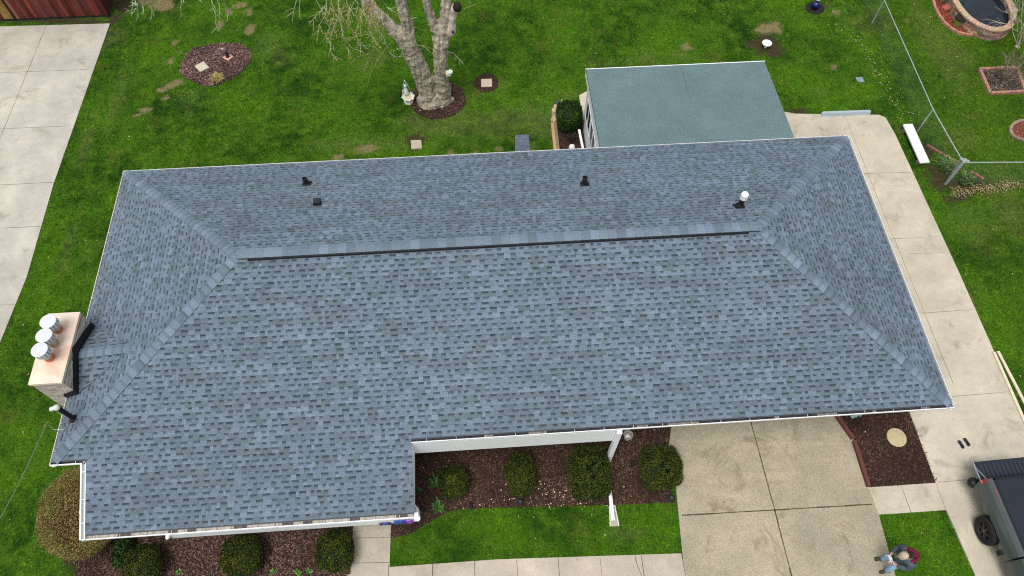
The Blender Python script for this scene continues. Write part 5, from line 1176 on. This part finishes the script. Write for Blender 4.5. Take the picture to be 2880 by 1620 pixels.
def wheel(x, y, sg):
    e_ = MB(); T = Matrix.Translation((x,y,.42)) @ Matrix.Rotation(rad(90)*sg,4,'Y')
    prof = [(.24,-.13),(.36,-.14),(.405,-.11),(.42,-.05),(.42,.05),(.405,.11),(.36,.14),(.25,.135),(.24,.06)]; n = 40
    vs = [tuple(T @ Vector((r_*math.cos(2*math.pi*j/n)*(1+.012*((j%2)*2-1)*(r_ > .41)), r_*math.sin(2*math.pi*j/n)*(1+.012*((j%2)*2-1)*(r_ > .41)), z_))) for r_, z_ in prof for j in range(n)]
    fs_ = [(i*n+j,i*n+(j+1)%n,(i+1)*n+(j+1)%n,(i+1)*n+j) for i in range(len(prof)-1) for j in range(n)]; e_.mesh(vs, fs_); w_ = addp(e_, 'wheel', M['rubber'], smooth=True)
    r = MB(); 
    for k in range(6):
        a = 2*math.pi*k/6
        for da in (-.11,.11): p0 = T @ Vector((.05*math.cos(a),.05*math.sin(a),.12)); p1 = T @ Vector((.235*math.cos(a+da),.235*math.sin(a+da),.10)); r.bar(p0, p1, .03,.03,(.035,.035,.036))
    n = 30; vs = [tuple(T @ Vector((q*math.cos(2*math.pi*j/n),q*math.sin(2*math.pi*j/n),z_))) for q, z_ in ((.245,.135),(.225,.10),(.22,.02),(.01,.02)) for j in range(n)]
    r.mesh(vs, [(i*n+j,i*n+(j+1)%n,(i+1)*n+(j+1)%n,(i+1)*n+j) for i in range(3) for j in range(n)], (.016,.016,.016))
    vs = [tuple(T @ Vector((q*math.cos(2*math.pi*j/12),q*math.sin(2*math.pi*j/12),z_))) for q, z_ in ((.05,.11),(.04,.14),(.005,.14)) for j in range(12)]
    r.mesh(vs, [(i*12+j,i*12+(j+1)%12,(i+1)*12+(j+1)%12,(i+1)*12+j) for i in range(2) for j in range(12)], (.08,.08,.08)); addp(r, 'rim', M['vcplain'], w_)
for y_ in (1.50,-1.75):
    wheel(-HW-.0, y_, -1); wheel(HW+.0, y_, 1)
# cab and front
def loft(secs, name, mt, cap=True):
    b = MB(); n = len(secs[0])
    for i in range(len(secs)-1):
        for k in range(n): b.face([secs[i][k], secs[i][(k+1) % n], secs[i+1][(k+1) % n], secs[i+1][k]])
    if cap: b.face(secs[0][::-1]); b.face(secs[-1])
    return addp(b, name, mt, None, False, .02)
def sec(y, w0, w1, z0, z1): return [(-w0,y,z0),(w0,y,z0),(w0+.02,y,(z0+z1)/2),(w1,y,z1),(-w1,y,z1),(-w0-.02,y,(z0+z1)/2)]
cab = loft([sec(.58,.90,.84,.45,1.18), sec(-1.25,.92,.86,.45,1.18), sec(-1.45,.90,.84,.75,1.12), sec(-2.35,.86,.80,.75,1.02), sec(-2.6,.80,.72,.5,.9)], 'cab_body', M['paint'])
roof_t = loft([[(-.80,.50,1.18),(.80,.50,1.18),(.66,.42,1.72),(-.66,.42,1.72)],[(-.82,-.55,1.18),(.82,-.55,1.18),(.68,-.45,1.76),(-.68,-.45,1.76)],[(-.82,-1.25,1.18),(.82,-1.25,1.18),(.66,-.72,1.72),(-.66,-.72,1.72)]], 'cab_roof', M['paint'])
b = MB()
for sg in (-1,1): b.mesh([(sg*.822,.40,1.22),(sg*.838,-1.05,1.22),(sg*.71,-.66,1.66),(sg*.70,.34,1.66)], [(0,1,2,3)])
b.mesh([(-.76,-1.235,1.23),(.76,-1.235,1.23),(.64,-.80,1.68),(-.64,-.80,1.68)], [(0,1,2,3)]); b.mesh([(-.7,.505,1.24),(.7,.505,1.24),(.6,.455,1.66),(-.6,.455,1.66)], [(0,1,2,3)]); addp(b, 'side_window', M['glass'])
b = MB()
for sg in (-1,1): b.bar((sg*.96,.02,.42),(sg*.98,-1.1,.42),.10,.04); 
addp(b, 'side_step', M['black'])
b = MB()
for sg in (-1,1): b.box(sg*1.05-.09,sg*1.05+.09,-.92,-.80,1.12,1.28)
addp(b, 'wing_mirror', M['black'], bev=.02)
b = MB(); b.box(-.80,.80,-2.72,-2.58,.45,.66); addp(b, 'front_bumper', M['black'], bev=.03)
for sg in (-1,1): b = MB(); b.box(sg*.66-.14,sg*.66+.14,-2.62,-2.585,.72,.88,(.7,.7,.7)); addp(b, 'headlight', M['vcplain'])
b = MB(); b.box(-HW-.065,-HW-.03,.79,.92,.50,.66); b.box(HW+.03,HW+.065,.79,.92,.50,.66); addp(b, 'mud_flap', M['rubber'])
# small red lettering strip on the bed side
b = MB(); 
for i in range(6):
    y_ = yR-.34-i*.058
    for k in range(3): 
        if (i+k) % 4 != 3: b.box(-(HW-.115)-.001,-(HW-.115)+.03,y_-.016-(k%2)*.014,y_-(k%2)*.014,1.283+.006*0,1.3045+.0005*k,(.5,.10,.12)) if k == 0 else b.box(-(HW-.145)-.02*(k-1),-(HW-.135)-.02*(k-1)+.004,y_-.034,y_,1.296,1.3055,(.5,.10,.12))
addp(b, 'bedside_lettering', M['vcplain'])

# ---------------------------------------------------------------- person with remote controller
pe = empty('person', (22.62,-3.50,.032), math.pi+.05)
tag(pe, 'person in blue grey jacket, maroon hood and tan cap looking down at a controller', 'person')
def skin_obj(name, verts, edges, radii, mt, root=0, sub=2, par=pe):
    me = bpy.data.meshes.new(name); me.from_pydata(verts, edges, []); o = bpy.data.objects.new(name, me); col.objects.link(o); o.parent = par
    sk = o.modifiers.new('skin', 'SKIN'); sk.use_smooth_shade = True; sv = me.skin_vertices[0].data
    for i, r_ in enumerate(radii): sv[i].radius = r_ if hasattr(r_, '__len__') else (r_, r_); sv[i].use_root = (i == root)
    ss = o.modifiers.new('sub', 'SUBSURF'); ss.levels = sub; ss.render_levels = sub; me.materials.append(mt); return o
# local frame: +x is the way the person faces, z up
V = [(-.02,0,.94),(.0,0,1.12),(-.02,0,1.32),(-.03,0,1.44),(.02,0,1.51),(.07,0,1.60),(.10,0,1.68)]; Rr = [.13,.125,(.15,.13),.075,.055,(.085,.095),(.075,.085)]
Ed = [(0,1),(1,2),(2,3),(3,4),(4,5),(5,6)]
def add(pts, rs, frm):
    k = frm
    for p, r_ in zip(pts, rs): V.append(p); Rr.append(r_); Ed.append((k, len(V)-1)); k = len(V)-1
    return k
hands = {}
for sg in (-1,1):
    add([(.0,sg*.10,.86),(.06,sg*.14,.50),(.02,sg*.15,.12),(.02,sg*.155,.05),(.16,sg*.18,.035)], [.09,.065,.045,.04,.035], 0)
    k = add([(-.03,sg*.17,1.41),(-.04,sg*.235,1.36),(.0,sg*.27,1.12),(.24,sg*.16,1.14),(.31,sg*.115,1.17)], [.06,.05,.04,.03,.028], 3); hands[sg] = k
    for j, (dy, l_) in enumerate(((.03,.07),(.01,.08),(-.01,.075),(-.03,.06))): add([(.35+dy*.3,sg*(.105),1.17+dy),(.35+l_*.6,sg*.075,1.165+dy)], [.010,.008], k)
    add([(.33,sg*.09,1.21),(.35,sg*.055,1.215)], [.011,.009], k)
body = skin_obj('body', V, Ed, Rr, M['skin'])
# jacket: torso shell and sleeves
V = [(-.02,0,.90),(-.01,0,1.08),(-.02,0,1.28),(-.03,0,1.42)]; Rr = [(.175,.20),(.175,.20),(.185,.215),(.14,.17)]; Ed = [(0,1),(1,2),(2,3)]
for sg in (-1,1): add([(-.03,sg*.16,1.40),(-.04,sg*.235,1.34),(-.01,sg*.275,1.13),(.11,sg*.225,1.125),(.255,sg*.155,1.145)], [.115,.105,.088,.076,.052], 3)
jm = mat('blue_grey_jacket', (.055,.075,.095), .85, noise=[(8,.25),(40,.2)], bump=.6, bscale=14)
skin_obj('jacket', V, Ed, Rr, jm)
b = MB(); b.tube([(.125,-.07,.93),(.135,-.06,1.15),(.135,-.02,1.33)], [.06,.06,.045], 8, (.17,.19,.11)); o = b.build('shirt_panel', M['cloth'], smooth=True); o.parent = pe
V = [(.0,0,.90),(.0,0,.84)]; Rr = [(.14,.16),(.13,.15)]; Ed = [(0,1)]
for sg in (-1,1): add([(.02,sg*.11,.80),(.07,sg*.145,.50),(.03,sg*.155,.16),(.03,sg*.16,.08)], [.105,.085,.07,.072], 1)
skin_obj('jeans', V, Ed, Rr, mat('light_blue_denim', (.26,.42,.62), .9, noise=[(10,.2),(50,.15)], bump=.4, bscale=18))
for sg in (-1,1):
    b = MB(); b.tube([(-.08,sg*.15,.05),(.0,sg*.155,.065),(.10,sg*.175,.055),(.19,sg*.19,.045),(.22,sg*.195,.04)], [.04,.055,.05,.045,.02], 12, (.05,.048,.035)); b.box(-.10,.21,sg*.172-.042,sg*.172+.042,0,.022,(.02,.02,.018)); o = b.build('shoe', M['vc'], smooth=False); o.parent = pe
b = MB(); n = 14
pts = [(-.10+.15*math.cos(a),.15*math.sin(a),1.45+.035*math.cos(a+math.pi)) for a in [math.pi*.25+2*math.pi*.75*i/n for i in range(n+1)]]
b.tube(pts, [.035]+[.055]*(n-1)+[.035], 10, (.12,.010,.022)); b.lathe((-.19,0,1.36), [(.05,-.05),(.10,.0),(.11,.06),(.07,.12),(.02,.14)], 14, (.11,.010,.022)); o = b.build('hood', M['cloth'], smooth=True); o.parent = pe
b = MB(); b.lathe((.045,0,1.60), [(.06,-.06),(.108,-.03),(.104,.02),(.09,.07),(.05,.10),(.01,.108)], 20, (.025,.013,.010), sx=1.05, sy=.92); o = b.build('hair', M['cloth'], smooth=True); o.parent = pe
T = Matrix.Translation((.175,0,1.645)) @ Matrix.Rotation(rad(62),4,'Y'); b = MB(); k0 = len(b.v)
prof = [(.108,-.03),(.112,.0),(.105,.05),(.07,.085),(.02,.10)]; n = 20
vs = [tuple(T @ Vector((.02+r_*math.cos(2*math.pi*j/n)*1.05, r_*.95*math.sin(2*math.pi*j/n), z_))) for r_, z_ in prof for j in range(n)]
b.mesh(vs, [(i*n+j,i*n+(j+1)%n,(i+1)*n+(j+1)%n,(i+1)*n+j) for i in range(len(prof)-1) for j in range(n)]+[tuple(range((len(prof)-1)*n,len(prof)*n))], (.44,.37,.26))
br = [(.08,-.09),(.13,-.09),(.19,-.06),(.215,0),(.19,.06),(.13,.09),(.08,.09)]; nb = len(br)
b.mesh([tuple(T @ Vector((x_,y_,-.02))) for x_, y_ in br]+[tuple(T @ Vector((x_,y_,-.008))) for x_, y_ in br], [tuple(range(nb))[::-1], tuple(range(nb,2*nb))]+[(i,(i+1)%nb,nb+(i+1)%nb,nb+i) for i in range(nb)], (.46,.39,.27))
o = b.build('cap', M['cloth'], smooth=False); o.parent = pe
b = MB()   # face: nose, mouth, eyes, ears
b.tube([(.155,0,1.62),(.178,0,1.60),(.16,0,1.585)], [.012,.018,.012], 8, (.55,.30,.22)); 
b.lathe((-.035,0,1.48), [(.07,-.03),(.075,.03),(.05,.075),(.02,.085)], 12, (.55,.30,.22))
for sg in (-1,1): b.lathe((.085,sg*.093,1.60), [(.01,-.03),(.02,0),(.01,.03)], 8, (.52,.27,.2)); b.lathe((.150,sg*.034,1.625), [(.004,-.01),(.012,0),(.004,.01)], 8, (.03,.02,.02))
b.tube([(.148,-.025,1.56),(.155,0,1.557),(.148,.025,1.56)], .007, 6, (.35,.12,.10)); o = b.build('face_features', M['vcplain'], smooth=True); o.parent = pe
rc = empty('remote_controller', (22.62-.36,-3.50,.032+1.19), math.pi+.05); tag(rc, 'white hand held drone controller with dark screen and clamp, held by the person', 'controller')
b = MB(); b.box(-.03,.05,-.085,.085,.0,.035,(.55,.55,.55)); o = b.build('handset', M['vcplain']); o.parent = rc
b = MB(); b.box(-.105,-.035,-.08,.08,.01,.022,(.008,.008,.010)); o = b.build('screen', M['vcplain']); o.parent = rc
b = MB()
for sg in (-1,1): b.tube([(.04,sg*.06,.02),(.10,sg*.085,.03),(.115,sg*.10,.03)], [.008,.008,.006], 6, (.6,.6,.58)); b.lathe((.01,sg*.05,.035), [(.012,0),(.008,.02)], 8, (.05,.05,.05))
o = b.build('antenna', M['vcplain']); o.parent = rc
